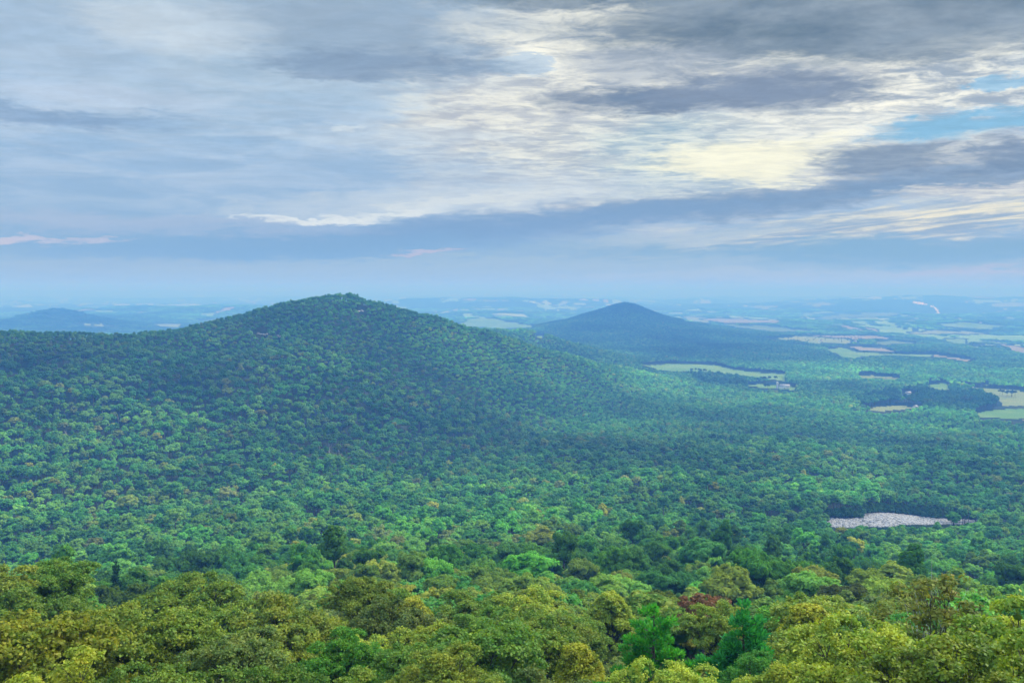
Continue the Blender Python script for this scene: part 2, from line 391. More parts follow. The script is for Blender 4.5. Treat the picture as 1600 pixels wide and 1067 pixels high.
# ------------------------------------------------------------------ ground sheet
nr, na = GX.shape
V = np.stack([GX, GY, GZ], -1).reshape(-1, 3)
idx = np.arange(nr * na).reshape(nr, na)
Q = np.stack([idx[:-1, :-1], idx[:-1, 1:], idx[1:, 1:], idx[1:, :-1]], -1).reshape(-1, 4)[:, ::-1]
V = np.vstack([V, [[0, 0, EYE - 1.7]]]); ctr = len(V) - 1
T = np.stack([np.full(na - 1, ctr), idx[0, 1:], idx[0, :-1]], -1)
gme = mesh_of('ground', V, [(Q, 0), (T, 0)], [GROUND]); smooth(gme)
link('ground', gme, kind='structure')

# ------------------------------------------------------------------ fields, cut from the ground sheet and laid just over it
PX, PY = project(GX, GY, GZ)
def inpoly(px, py, poly):
    c = np.zeros(np.shape(px), bool); n = len(poly)
    for i in range(n):
        x1, y1 = poly[i]; x2, y2 = poly[(i + 1) % n]
        if y1 == y2: continue
        k = ((y1 > py) != (y2 > py)) & (px < (x2 - x1) * (py - y1) / (y2 - y1) + x1)
        c ^= k
    return c
WX = 6.0 * (fbm(GX / 90, GY / 140, 51, 3) - .5) * 2
WY = 1.6 * (fbm(GX / 120, GY / 160, 57, 3) - .5) * 2
FIELDS = [
 (F_MEADOW, [(998, 571), (1040, 568), (1119, 570), (1147, 578), (1194, 583), (1228, 584), (1228, 597), (1175, 589), (1100, 583), (1030, 580)]),
 (F_MEADOW, [(1165, 601), (1194, 600), (1212, 602), (1245, 605), (1240, 612), (1194, 608), (1169, 605)]),
 (F_HAY, [(1337, 587), (1359, 586), (1406, 590), (1408, 594), (1350, 593)]),
 (F_MEADOW, [(1447, 601), (1475, 598), (1486, 604), (1484, 612), (1462, 611)]),
 (F_HAY, [(1344, 641), (1372, 635), (1412, 632), (1431, 638), (1381, 645)]),
 (F_HAY, [(1486, 598), (1537, 606), (1600, 610), (1660, 611), (1660, 635), (1562, 635), (1558, 622), (1530, 610)]),
 (F_MEADOW, [(1522, 646), (1560, 638), (1660, 637), (1660, 656), (1572, 655), (1531, 653)]),
 (F_BROWN, [(1572, 656), (1660, 654), (1660, 664), (1581, 662)]),
 (F_MEADOW, [(1291, 546), (1312, 543), (1344, 550), (1400, 553), (1459, 554), (1459, 559), (1381, 556), (1337, 560), (1312, 558)]),
 (F_BROWN, [(1312, 541), (1344, 541), (1381, 543), (1400, 551), (1344, 548)]),
 (F_BROWN, [(1444, 551), (1506, 560), (1534, 566), (1512, 566), (1461, 558)]),
 (F_HAY, [(1181, 530), (1256, 525), (1330, 531), (1331, 538), (1275, 538), (1250, 533)]),
 (F_BROWN, [(1258, 524), (1366, 524), (1397, 529), (1334, 531)]),
 (F_DULL, [(1359, 535), (1397, 532), (1440, 536), (1381, 540)]),
 (F_HAY, [(1412, 519), (1475, 516), (1544, 519), (1550, 523), (1428, 522)]),
 (F_MEADOW, [(1462, 507), (1506, 503), (1575, 510), (1550, 515), (1481, 512)]),
 (F_MEADOW, [(1475, 530), (1512, 529), (1509, 538), (1478, 537)]),
 (F_MEADOW, [(1512, 539), (1541, 542), (1531, 547)]),
 (F_BROWN, [(1562, 537), (1640, 548), (1640, 558), (1572, 547)]),
 (F_HAY, [(1545, 474), (1640, 471), (1640, 479), (1550, 480)]),
 (F_MEADOW, [(1560, 498), (1585, 495), (1582, 500)]),
 (F_DULL, [(1269, 498), (1319, 488), (1412, 488), (1400, 495), (1319, 497), (1287, 501)]),
 (F_HAY, [(1243, 476), (1287, 472), (1312, 476), (1275, 480)]),
 (F_HAY, [(1162, 480), (1194, 477), (1234, 479), (1194, 484)]),
 (F_MEADOW, [(1250, 489), (1287, 486), (1315, 488), (1256, 495)]),
 (F_BROWN, [(1085, 498), (1160, 498), (1219, 501), (1219, 505), (1131, 505)]),
 (F_DULL, [(1125, 507), (1194, 508), (1272, 517), (1225, 519), (1147, 512)]),
 (F_MEADOW, [(706, 511), (731, 499), (769, 497), (837, 510), (800, 515), (750, 512)]),
 (F_HAY, [(697, 485), (719, 482), (716, 488)]),
 (F_HAY, [(856, 480), (881, 477), (895, 470), (881, 470)]),
 (F_HAY, [(747, 468), (800, 470), (756, 473)]),
 (F_HAY, [(978, 469), (1037, 468), (1019, 474), (988, 473)]),
 (F_HAY, [(1062, 494), (1110, 497), (1110, 506), (1069, 500)]),
 (F_MEADOW, [(828, 527), (853, 524), (847, 531)]),
 (F_HAY, [(236, 505), (290, 507), (275, 514), (245, 512)]),
 (F_HAY, [(115, 503), (160, 506), (190, 512), (130, 510)]),
 (F_DULL, [(300, 500), (350, 498), (380, 492), (390, 496), (340, 505)]),
 (F_MEADOW, [(1535, 600), (1548, 601), (1540, 604)]),
]
valley = (RR > 2100)
covered = np.zeros(GX.shape, bool)
def cut(name, m, mask_v, lift):
    mf = mask_v[:-1, :-1] & mask_v[1:, 1:] & mask_v[:-1, 1:] & mask_v[1:, :-1]
    f = Q.reshape(nr - 1, na - 1, 4)[mf]
    if not len(f): return None
    u, inv = np.unique(f, return_inverse=True)
    vv = V[u].copy(); vv[:, 2] += lift * (1 + np.hypot(vv[:, 0], vv[:, 1]) / 4000)
    me = mesh_of(name, vv, [(inv.reshape(-1, 4), 0)], [m]); smooth(me)
    return link(name, me, kind='structure')
for m, poly in FIELDS:
    mk = inpoly(PX + WX, PY + WY, poly) & valley & ~covered
    covered |= mk
    cut('field', m, mk, 0.5)
# the construction scar and its track on the far hillside
ROAD = [(1424, 471), (1440, 471), (1455, 476), (1466, 481), (1469, 490), (1463, 490), (1459, 482), (1446, 477), (1424, 474)]
mk = inpoly(PX + WX * .3, PY + WY * .5, ROAD) & valley & ~covered; covered |= mk; cut('road', F_GRAVEL, mk, 0.5)
# patchwork out to the horizon
fn = fbm(GX / 620 + GY / 2600, GY / 1300, 71, 4); fn2 = vnoise(GX / 330, GY / 640, 91)
hills = (cone(GX, GY, 975, 5000, [0, 1500, 1900], [1, 1, 0], 1.4) > 0) | (cone(GX, GY, 88, 7000, [0, 1200, 1500], [1, 1, 0]) > 0)
hedge = (np.abs(vnoise(GX / 330, GY / 640, 91) - .62) < .025) | (np.abs(vnoise(GX / 500, GY / 800, 95) - .5) < .02)
far = ~hedge & ((RR > 4300) | ((RR > 3300) & (PX > 1200))) & (RR < 40000) & ~covered & ~hills & (np.abs(AA) < R(37))
patch = far & (fn > np.where(RR > 6000, 0.45, 0.475)) & (fn2 > 0.38)
kinds = vnoise(GX / 700 + 9, GY / 900, 93)
F_PALE = field_mat('pale_stubble', (.28, .34, .14), (.21, .29, .11), .004); F_FAR = field_mat('far_meadow', (.19, .30, .09), (.14, .24, .07), .004)
cut('field', F_PALE, patch & (kinds > 0.55), 0.5)
cut('field', F_FAR, patch & (kinds <= 0.55) & (kinds > 0.26), 0.5)
cut('field', F_BROWN, patch & (kinds <= 0.26), 0.5)
CLEAR = covered | patch
def is_clear(X, Y):
    D = np.hypot(X, Y); A = np.arctan2(X, Y)
    i = np.clip(np.searchsorted(rs, D), 0, nr - 1); j = np.clip(np.searchsorted(azs, A), 0, na - 1)
    return CLEAR[i, j]

# ------------------------------------------------------------------ tree geometry
def ico():
    t = (1 + 5 ** .5) / 2
    v = np.array([[-1, t, 0], [1, t, 0], [-1, -t, 0], [1, -t, 0], [0, -1, t], [0, 1, t], [0, -1, -t], [0, 1, -t], [t, 0, -1], [t, 0, 1], [-t, 0, -1], [-t, 0, 1]], float)
    v /= np.linalg.norm(v[0])
    f = np.array([[0, 11, 5], [0, 5, 1], [0, 1, 7], [0, 7, 10], [0, 10, 11], [1, 5, 9], [5, 11, 4], [11, 10, 2], [10, 7, 6], [7, 1, 8], [3, 9, 4], [3, 4, 2], [3, 2, 6], [3, 6, 8], [3, 8, 9], [4, 9, 5], [2, 4, 11], [6, 2, 10], [8, 6, 7], [9, 8, 1]])
    return v, f
def ico2():
    v, f = ico(); v = list(map(tuple, v)); cache = {}
    def mid(a, b):
        k = (min(a, b), max(a, b))
        if k not in cache:
            p = (np.array(v[a]) + np.array(v[b])) / 2; p /= np.linalg.norm(p); cache[k] = len(v); v.append(tuple(p))
        return cache[k]
    nf = []
    for a, b, c in f:
        x, y, z = mid(a, b), mid(b, c), mid(c, a); nf += [(a, x, z), (b, y, x), (c, z, y), (x, y, z)]
    return np.array(v), np.array(nf)
def unit(r, n):
    v = r.normal(size=(n, 3)); return v / np.linalg.norm(v, axis=1, keepdims=True)
def leaves_at(r, C, N, size, asp=1.5, shape='leaf'):
    """kite-shaped leaves centred at C, facing N"""
    n = len(C); t = np.cross(N, unit(r, n)); t /= np.linalg.norm(t, axis=1, keepdims=True) + 1e-9; b = np.cross(N, t)
    s_ = (size * r.uniform(.65, 1.35, n))[:, None]
    bend = N * s_ * r.uniform(-.25, .1, n)[:, None]
    p0 = C - t * s_ * .5 * asp + bend; p1 = C + b * s_ * .5 + t * s_ * .05; p2 = C + t * s_ * .5 * asp + bend; p3 = C - b * s_ * .5 + t * s_ * .05
    Vv = np.stack([p0, p1, p2, p3], 1).reshape(-1, 3)
    return Vv, np.arange(n * 4).reshape(n, 4)
def tubes(segs, sides=5):
    """segs: (p0, p1, r0, r1) -> tapered tubes"""
    vs, fs = [], []; o = 0
    for p0, p1, r0, r1 in segs:
        p0 = np.array(p0, float); p1 = np.array(p1, float); d = p1 - p0; L = np.linalg.norm(d)
        if L < 1e-6: continue
        d /= L; a = np.cross(d, [0.3, 0.9, 0.2]); a /= np.linalg.norm(a); b = np.cross(d, a)
        th = np.arange(sides) * 2 * math.pi / sides
        ring = np.cos(th)[:, None] * a + np.sin(th)[:, None] * b
        vs.append(np.vstack([p0 + ring * r0, p1 + d * r1 * .5 + ring * r1]))
        k = np.arange(sides); k2 = (k + 1) % sides
        fs.append(np.stack([k, k2, k2 + sides, k + sides], 1) + o); o += 2 * sides
    return np.vstack(vs), np.vstack(fs)
def crown_lobes(r, Rr, Hc, nl, style, loose=False):
    """centres and radii of the leafy masses; crown centre of base at z=0"""
    d = unit(r, nl * 3); d = d[d[:, 2] > -0.25][:nl]; nl = len(d)
    if style == 'tall':
        c = d * np.array([Rr * .58, Rr * .58, Hc * .40]); c[:, 2] += Hc * .5
        rad = r.uniform(.26, .42, nl) * Rr * (1.0 - 0.35 * np.clip(c[:, 2] / Hc, 0, 1))
        k = c[:, 2] / Hc; c[:, :2] *= (1.15 - .75 * np.clip(k, 0, 1))[:, None]
    else:
        c = d * np.array([Rr * .68, Rr * .68, Hc * .5]) * r.uniform(*((.45, 1.3) if loose else (.68, 1.12)), nl)[:, None]; c[:, 2] += Hc * .42
        rad = r.uniform(*((.15, .30) if loose else (.22, .40)), nl) * Rr
    c = np.vstack([c, [[0, 0, Hc * .5]]]); rad = np.append(rad, Rr * .48)
    return c, rad
def crown_geo(seed, Rr, Hc, nl, nleaf, size, style='round', core=True, sub=0, asp=1.5, sparse=0.0, coref=.74):
    r = np.random.default_rng(seed)
    c, rad = crown_lobes(r, Rr, Hc, nl, style, sub >= 8)
    C, RA = c, rad
    if sub:
        d = unit(r, len(c) * sub).reshape(len(c), sub, 3); d[..., 2] = np.abs(d[..., 2]) * .9 - .15
        C = (c[:, None] + d * rad[:, None, None] * .78).reshape(-1, 3); RA = np.repeat(rad, sub) * r.uniform(.3, .55, len(c) * sub)
        if sparse: k = r.random(len(C)) > sparse; C, RA = C[k], RA[k]
    p = RA ** 2; p /= p.sum(); n0 = int(nleaf * 2.1)
    k = r.choice(len(C), n0, p=p); d = unit(r, n0); d[:, 2] = np.where(d[:, 2] < -.2, -d[:, 2] * .8, d[:, 2])
    pos = C[k] + d * (RA[k] * (r.uniform(.72, 1.12, n0) if not sub else r.uniform(.45, 1.2, n0) + (r.random(n0) < .1) * r.uniform(0, .5, n0)))[:, None] * np.array([1, 1, .85])
    # drop leaves buried deep in other lobes
    dist = np.min(np.linalg.norm(pos[:, None] - c[None], axis=2) / rad[None], axis=1) if n0 * len(c) < 4e6 else np.concatenate([np.min(np.linalg.norm(pc[:, None] - c[None], axis=2) / rad[None], axis=1) for pc in np.array_split(pos, 12)])
    keep = dist > .62; pos, d = pos[keep][:nleaf], d[keep][:nleaf]
    N = d * (.8 if sub >= 8 else 1.1) + (1.0 if sub >= 8 else .5) * unit(r, len(pos)) + np.array([0, 0, .55]); N /= np.linalg.norm(N, axis=1, keepdims=True)
    Vv, F = leaves_at(r, pos, N, size, asp)
    parts = [(F, 0)]
    if core:
        iv, jf = ico(); vs, fs, o = [Vv], [], len(Vv)
        for cc, rr_ in zip(c, rad):
            q_ = iv * rr_ * coref * r.uniform(.85, 1.1, (12, 1)) * np.array([1, 1, .85]) + cc
            vs.append(q_); fs.append(jf + o); o += 12
        Vv = np.vstack(vs); parts.append((np.vstack(fs), 0))
    return Vv, parts, c, rad
def trunk_segs(r, H0, Hc, c, rad, r0, twigs=0):
    """trunk from 0 to H0, then limbs to the lobes (lobes given with crown base at H0)"""
    segs = []; top = np.array([r.normal() * .2, r.normal() * .2, H0 + Hc * .55]); mid = np.array([0, 0, H0])
    segs += [((0, 0, -1.5), mid, r0, r0 * .75), (mid, top, r0 * .75, r0 * .25)]
    for cc in c:
        e = cc + [0, 0, H0]; t = r.uniform(.1, .8); s0 = mid * (1 - t) + top * t
        if e[2] < s0[2]: s0 = mid
        m_ = s0 * .45 + e * .55 + np.array([0, 0, -.2]) + r.normal(size=3) * .15
        segs += [(s0, m_, r0 * .32, r0 * .2), (m_, e, r0 * .2, r0 * .09)]
        for _ in range(twigs):
            d = unit(r, 1)[0]; d[2] = abs(d[2]); e2 = e + d * rad.mean() * r.uniform(.7, 1.1)
            s1 = m_ * .4 + e * .6; segs += [(s1, e2, r0 * .09, r0 * .03)]
    return segs

# tall slender and round crowns, from the nearest to the far ones
PROTO = {}
def protos(tag, n, nl, nleaf, size, sub, sides, sd0, twigs=0, Rr=(4.3, 5.6), coref=.74):
    out_ = []
    for i in range(n):
        r = np.random.default_rng(sd0 + i); st = 'tall' if i % 3 == 2 else 'round'
        rr_ = r.uniform(*Rr) * (.85 if st == 'tall' else 1); Hc = rr_ * (2.2 if st == 'tall' else r.uniform(1.15, 1.45)); H0 = 14.5 - Hc * .9
        Vv, parts, c, rad = crown_geo(sd0 + i, rr_, Hc, nl, nleaf, size, st, True, sub, coref=coref)
        Vv = Vv + [0, 0, H0]
        segs = trunk_segs(r, H0, Hc, c[::(1 if twigs else 3)], rad, .26 if sides > 3 else .3, twigs)
        tv, tf = tubes(segs, sides)
        out_.append(dict(Rr=rr_, Hc=Hc, H0=H0, top=Vv[:, 2].max(), crown=(Vv, parts), trunk=(tv, tf), style=st))
    PROTO[tag] = out_
protos('hero', 5, 60, 29000, .155, 8, 6, 100, twigs=3, Rr=(4.4, 5.4), coref=.3)
protos('close', 3, 72, 36000, .13, 9, 6, 150, twigs=5, Rr=(4.4, 5.2), coref=.2)
protos('near', 6, 20, 5200, .34, 5, 4, 200, twigs=0)
protos('mid', 7, 18, 2300, .52, 3, 3, 300, Rr=(4.2, 5.8), coref=.62)
protos('far', 5, 11, 300, 1.5, 0, 3, 400, Rr=(4.6, 6.2))
def combined(tag, i):
    p = PROTO[tag][i]; Vv, parts = p['crown']; tv, tf = p['trunk']
    me = mesh_of('tree_%s' % tag, np.vstack([Vv, tv]), parts + [(tf + len(Vv), 1)], [LEAF_I, BARK]); return me
def clump(seed, n=11, half=24):
    r = np.random.default_rng(seed); vs, ps, o = [], [], 0
    for k in range(n):
        Vv, parts, c, rad = crown_geo(seed * 50 + k, r.uniform(6, 8.5), r.uniform(8, 11), 6, 50, 3.0)
        Vv = Vv + [r.uniform(-half, half), r.uniform(-half, half), r.uniform(2, 6)]
        vs.append(Vv); ps += [(f + o, m) for f, m in parts]; o += len(Vv)
    tri = np.vstack([f for f, m in ps if f.shape[1] == 3]); qd = np.vstack([f for f, m in ps if f.shape[1] == 4])
    return mesh_of('tree_clump', np.vstack(vs), [(qd, 0), (tri, 0)], [LEAF_I])

def pine_geo(seed, H, Rr, z0=.15, sizes=(.3, .07), per=150, step=.9, top=.2):
    """a soft-needled pine: irregular whorls of upswept boughs ending in billowy plumes"""
    r = np.random.default_rng(seed); segs = [((0, 0, -1.5), (0, 0, H * .5), .26, .18), ((0, 0, H * .5), (0, 0, H - .2), .18, .03)]
    P_, N_ = [], []
    def plume(c, rad, out):
        m_ = int(per * rad ** 2 * 4); e = unit(r, m_); k = r.uniform(.6, 1.05, m_)[:, None]; P_.append(c + e * k * rad * np.array([1, 1, .62])); N_.append(e * .8 + out * .5 + [0, 0, .55] + .45 * unit(r, m_))
    for z in np.arange(H * z0, H * .95, step):
        k = (z / H - z0) / (1 - z0); L0 = Rr * ((1 - k) ** .62 * (1 - top) + top) * (.6 + .4 * min(1, k * 4))
        nb = int(r.integers(4, 7)) if k < .75 else 3; a0 = r.uniform(0, 6.28)
        for b in range(nb):
            a = a0 + b * 6.283 / nb + r.normal() * .35; l = L0 * r.uniform(.45, 1.18)
            dr = np.array([math.cos(a), math.sin(a), r.uniform(.05, .5)]); p0 = np.array([0, 0, z + r.uniform(-.4, .4)]); segs.append((p0, p0 + dr * l, .05, .015))
            for u in np.arange(.4, 1.01, .55 / max(l, .6)):
                plume(p0 + dr * l * u + r.normal(size=3) * .16 + [0, 0, .15], r.uniform(.38, .62) * (1.25 - .35 * u) * (1 - .35 * k), dr)
    plume(np.array([0, 0, H - .35]), .34, np.array([0, 0, 1.]))
    P_ = np.vstack(P_); A_ = np.vstack(N_); A_ /= np.linalg.norm(A_, axis=1, keepdims=True)
    n = len(P_); sd = np.cross(A_, unit(r, n)); sd /= np.linalg.norm(sd, axis=1, keepdims=True)
    l = (sizes[0] * r.uniform(.6, 1.3, n))[:, None]; wd = sizes[1]
    Vv = np.stack([P_ - sd * wd, P_ + sd * wd, P_ + A_ * l + sd * wd * .4, P_ + A_ * l - sd * wd * .4], 1).reshape(-1, 3)
    return Vv, np.arange(n * 4).reshape(n, 4), segs
def bare_segs(seed, H, spread=.5, depth=4, r0=.2, lean=0.0):
    r = random.Random(seed); segs = []
    def grow(p, d, L, rad, k):
        d = d.normalized(); e = p + d * L; m_ = p + d * L * .5 + Vector((r.gauss(0, .04), r.gauss(0, .04), 0)) * L
        segs.append((tuple(p), tuple(m_), rad, rad * .85)); segs.append((tuple(m_), tuple(e), rad * .85, rad * .65))
        if k == 0: return
        for _ in range(r.choice((2, 3, 3))):
            nd = d + Vector((r.uniform(-1, 1), r.uniform(-1, 1), r.uniform(-.1, .7))) * spread * 1.4
            grow(p + d * L * r.uniform(.55, 1), nd, L * r.uniform(.55, .8), rad * .55, k - 1)
    grow(Vector((0, 0, -1)), Vector((lean, 0, 1)), H * .42, r0, depth)
    return segs

# ------------------------------------------------------------------ palettes (true leaf colours)
OLIVE = [(.115, .165, .024), (.125, .165, .026), (.085, .145, .022), (.135, .16, .026), (.095, .145, .024), (.08, .14, .024)]
GREEN = [(.052, .155, .028), (.045, .132, .028), (.068, .168, .03), (.038, .112, .027), (.082, .172, .03)]
PALEG = [(.088, .182, .028), (.10, .188, .03)]
YELL = [(.17, .18, .02), (.16, .165, .02)]
DULLB = [(.115, .135, .035), (.10, .13, .035)]
VIVID = [(.065, .19, .025), (.08, .20, .025)]
def pick(r, D, X, Y):
    n = fbm(np.array(X / 60.), np.array(Y / 90.), 61, 3); n2 = vnoise(np.array(X / 35.), np.array(Y / 35.), 63)
    olive = np.interp(D, [0, 180, 320, 520, 1100, 2500], [.9, .86, .62, .30, .18, .08]) + (n - .5) * 1.5
    u = r.random()
    if u < (.02 if D < 430 else .006) * (D < 1300): c = YELL[r.integers(2)] * (1 if D < 500 else 1)
    elif u < .02 and D < 1400: c = DULLB[r.integers(2)]
    elif r.random() < olive: c = OLIVE[r.integers(6)] if D < 240 or (D < 400 and r.random() < .5) else (OLIVE[1 + r.integers(5)], PALEG[0], PALEG[1], PALEG[0])[r.integers(4)]
    elif n2 > .62 and 190 < D < 700 and r.random() < .6: c = VIVID[r.integers(2)]
    else: c = GREEN[r.integers(5)]
    k = 1.12 * (.18 + 1.7 * float(fbm(np.array(X / 420.), np.array(Y / 420.), 67, 3))) if D > 900 else 1.12
    k2_ = (.55 + .95 * float(fbm(np.array(X / 110.), np.array(Y / 150.), 87, 3))) if D > 250 else 1
    return np.array(c) * r.uniform(.78, 1.3) * k * k2_ * 1.85

# ------------------------------------------------------------------ where trees stand
ROCKS = [(1291, 811), (1318, 811), (1344, 810), (1348, 804), (1375, 802), (1405, 804), (1430, 807), (1459, 811), (1500, 812.5), (1528, 813), (1524, 815), (1490, 814.5), (1450, 815), (1420, 815), (1392, 819), (1350, 818), (1325, 821), (1302, 822)]
ROCKS2 = [(1592, 803), (1660, 803), (1660, 808), (1592, 808)]
OUTCROPS = [(412, 524, 5), (436, 527, 3), (566, 488, 6), (404, 522, 3)]
FARMS = [(1226, 607, 'barn'), (1283, 534, 'h'), (1336, 534, 'h'), (1309, 499, 'h'), (1419, 617, 'h'), (1430, 639, 'h'), (1532, 505, 'h'), (1103, 507, 'h'), (1263, 522, 'h')]
farm_pos = [hit(x, y) for x, y, _ in FARMS]
def blocked(X, Y, gz, h):
    """trees standing in, or just in front of, an opening"""
    bx, by = project(X, Y, gz); tx, ty = project(X, Y, gz + h); bad = is_clear(X, Y); D = np.hypot(X, Y)
    for m, poly in FIELDS + [(0, ROAD)]:
        for yy in (ty, ty * .5 + by * .5, by):
            bad |= inpoly(bx, yy, poly) & (D > 1900)
    for poly in (ROCKS, ROCKS2):
        for u in np.linspace(0, 1, 9): bad |= inpoly(bx, ty * u + by * (1 - u), poly) & (D > 430) & (D < 1000)
        bad |= inpoly(bx, by, poly)
    for (x, y, s_) in OUTCROPS:
        bad |= (np.abs(bx - x) < s_ + 2) & (ty < y + 3) & (by > y - 3) & (D > 1100)
    for (x, y, _), (fx, fy, fz, fd) in zip(FARMS, farm_pos):
        bad |= (np.abs(bx - x) < 7 + 12000 / fd) & (ty < y + 1) & (by > y - 6) & (D > fd * .93) & (D < fd * 1.01)
    return bad
def jitter_grid(x0, x1, y0, y1, s_, r):
    gx, gy = np.meshgrid(np.arange(x0, x1, s_), np.arange(y0, y1, s_)); gx = gx + (np.arange(gx.shape[0]) % 2)[:, None] * s_ / 2
    X = gx.ravel() + r.uniform(-.33, .33, gx.size) * s_; Y = gy.ravel() + r.uniform(-.33, .33, gx.size) * s_
    return X, Y

INDIV_D = 205.0
pts = []      # (x, y, z, scale xyz, rot, proto index, tint)
lods = [('near', 6, INDIV_D, 470, 9.6), ('mid', 7, 470, 1450, 9.9), ('mid', 7, 1450, 2100, 8.6), ('far', 5, 2100, 4600, 10.2)]
offs = {'near': 0, 'mid': 6, 'far': 13, 'clump': 18}
r1 = np.random.default_rng(11)
near_pts = []
def scatter(tag, n, d0, d1, sp):
    lim = math.tan(R(35)); X, Y = jitter_grid(-d1 * .62, d1 * .62, 20, d1, sp, r1)
    D = np.hypot(X, Y); k = (D >= d0) & (D < d1) & (np.abs(X) < Y * lim + 14); X, Y, D = X[k], Y[k], D[k]
    g_ = ground(X, Y); k = seen(X, Y, g_ + 16, .010 + 10 / D); X, Y, D, g_ = X[k], Y[k], D[k], g_[k]
    k = ~blocked(X, Y, g_, np.where(D < 1000, 18.5, 14.5))
    return X[k], Y[k], D[k], g_[k]
for tag, n, d0, d1, sp in lods:
    X, Y, D, g_ = scatter(tag, n, d0, d1, sp)
    hn = fbm(X / 45, Y / 45, 77, 2)
    grove = fbm(X / 38, Y / 38, 83, 2)
    for x, y, d, z, hh, gv in zip(X, Y, D, g_, hn, grove):
        i = int(r1.integers(n)); big = r1.random() < .06 and d < 1450; viv = 265 < d < 560 and gv > .60
        if viv and r1.random() < .7: i = 2 if r1.random() < .6 else min(5, n - 1)
        if i % 3 == 2 and r1.random() < .45 and tag != 'far': i = (i + 1) % n
        s_ = (r1.uniform(.66, 1.2) * (1.3 if big else 1)) 
        if d > 1450: s_ = r1.uniform(.74, 1.0)
        s_ = s_ * 1.0 * (sp / 8.0) ** .9; hz = s_ * (.84 + .35 * hh) * r1.uniform(.9, 1.1) * (1.22 if viv else 1)
        pts.append((x, y, z - .5, s_, s_ * r1.uniform(.9, 1.1), hz, r1.uniform(0, 6.283), offs[tag] + i, *(np.array(VIVID[r1.integers(2)] if r1.random() < .7 else GREEN[2]) * r1.uniform(.9, 1.4) if viv else pick(r1, d, x, y))))
# low growth round the back rim of the boulder clearing
for (ax_, ay_), (bx_, by_) in zip(ROCKS[:9], ROCKS[1:10]):
    n_ = max(3, int(abs(bx_ - ax_) / 2.2))
    for u in np.linspace(0, 1, n_):
        for off in (2.0, 5.5, 9.5):
            hx_, hy_, hz_, hd_ = hit(ax_ + (bx_ - ax_) * u, ay_ + (by_ - ay_) * u - .6); k = 1 + (off + r1.uniform(-1, 1)) / hd_; x_, y_ = hx_ * k + r1.uniform(-1, 1), hy_ * k
            s_ = r1.uniform(.6, .85) + off * .03; i_ = int(r1.integers(7)); pts.append((x_, y_, float(ground(x_, y_)) - PROTO['mid'][i_]['H0'] * s_ * 1.0 + r1.uniform(-.5, 2.0), s_, s_, s_, r1.uniform(0, 6.28), 6 + i_, *(np.array(GREEN[int(r1.integers(5))]) * 1.1)))
WOODLOTS = [[(1413, 608), (1480, 602), (1540, 612), (1560, 628), (1545, 644), (1480, 641), (1413, 634)], [(1340, 620), (1400, 610), (1411, 630), (1345, 641)], [(1075, 584), (1100, 583), (1165, 592), (1168, 603), (1100, 600)]]
pa = np.array(pts); tx_, ty_ = project(pa[:, 0], pa[:, 1], pa[:, 2] + 10); dk = np.zeros(len(pa), bool)
for wl_ in WOODLOTS: dk |= inpoly(tx_, ty_, wl_) & (np.hypot(pa[:, 0], pa[:, 1]) > 1500)
rim = np.zeros(len(pa), bool)
for u in np.linspace(.55, 1, 7):
    qx_, qy_ = project(pa[:, 0], pa[:, 1], pa[:, 2] + 15.3 * pa[:, 5] * u); rim |= inpoly(qx_, qy_, ROCKS) & (pa[:, 7] < 13) & (qy_ < 1e6)
hold = rim & (np.hypot(pa[:, 0], pa[:, 1]) < hit(1380, 806)[3] - 3) & ~((r1.random(len(pa)) < .10))
pa[dk, 8:11] *= [.45, .5, .6]; pa[dk, 5] *= 1.25; pts = [tuple(q_) for q_ in pa[~hold]]
nforest = len(pts)
pts2 = []
X, Y = jitter_grid(-9000, 9000, 2400, 13000, 44, r1); D = np.hypot(X, Y)
k = (D > 4600) & (D < 12500) & (np.abs(X) < Y * math.tan(R(34))); X, Y, D = X[k], Y[k], D[k]; g_ = ground(X, Y)
k = seen(X, Y, g_ + 16, .004); X, Y, D, g_ = X[k], Y[k], D[k], g_[k]; k = ~blocked(X, Y, g_, 10.0) & (cone(X, Y, 975, 5000, [0, 1000, 1001], [1, 1, 0], 1.5) < .5); X, Y, D, g_ = X[k], Y[k], D[k], g_[k]
for x, y, d, z in zip(X, Y, D, g_):
    s_ = r1.uniform(.85, 1.15); pts2.append((x, y, z - 1, s_, s_, s_ * r1.uniform(.8, 1.15), r1.uniform(0, 6.283), 18 + int(r1.integers(4)), *pick(r1, d, x, y)))
X, Y = jitter_grid(-200, 1700, 4400, 6800, 10.5, r1); D = np.hypot(X, Y); k = (D > 4600) & (cone(X, Y, 975, 5000, [0, 1000, 1001], [1, 1, 0], 1.5) >= .5); X, Y, D = X[k], Y[k], D[k]; g_ = ground(X, Y)
k = seen(X, Y, g_ + 14, .004) & ~blocked(X, Y, g_, 12.0); X, Y, D, g_ = X[k], Y[k], D[k], g_[k]
for x, y, d, z in zip(X, Y, D, g_):
    s_ = r1.uniform(1.0, 1.25); pts2.append((x, y, z - 4, s_, s_, s_ * .85, r1.uniform(0, 6.283), 13 + int(r1.integers(5)), *pick(r1, d, x, y)))
far_of_forest = [p for p in pts if math.hypot(p[0], p[1]) > 2450 and p[7] >= 13]
pts = [p for p in pts if not (math.hypot(p[0], p[1]) > 2450 and p[7] >= 13)]
pts2 += far_of_forest
print('forest', len(pts), 'distant', len(pts2))

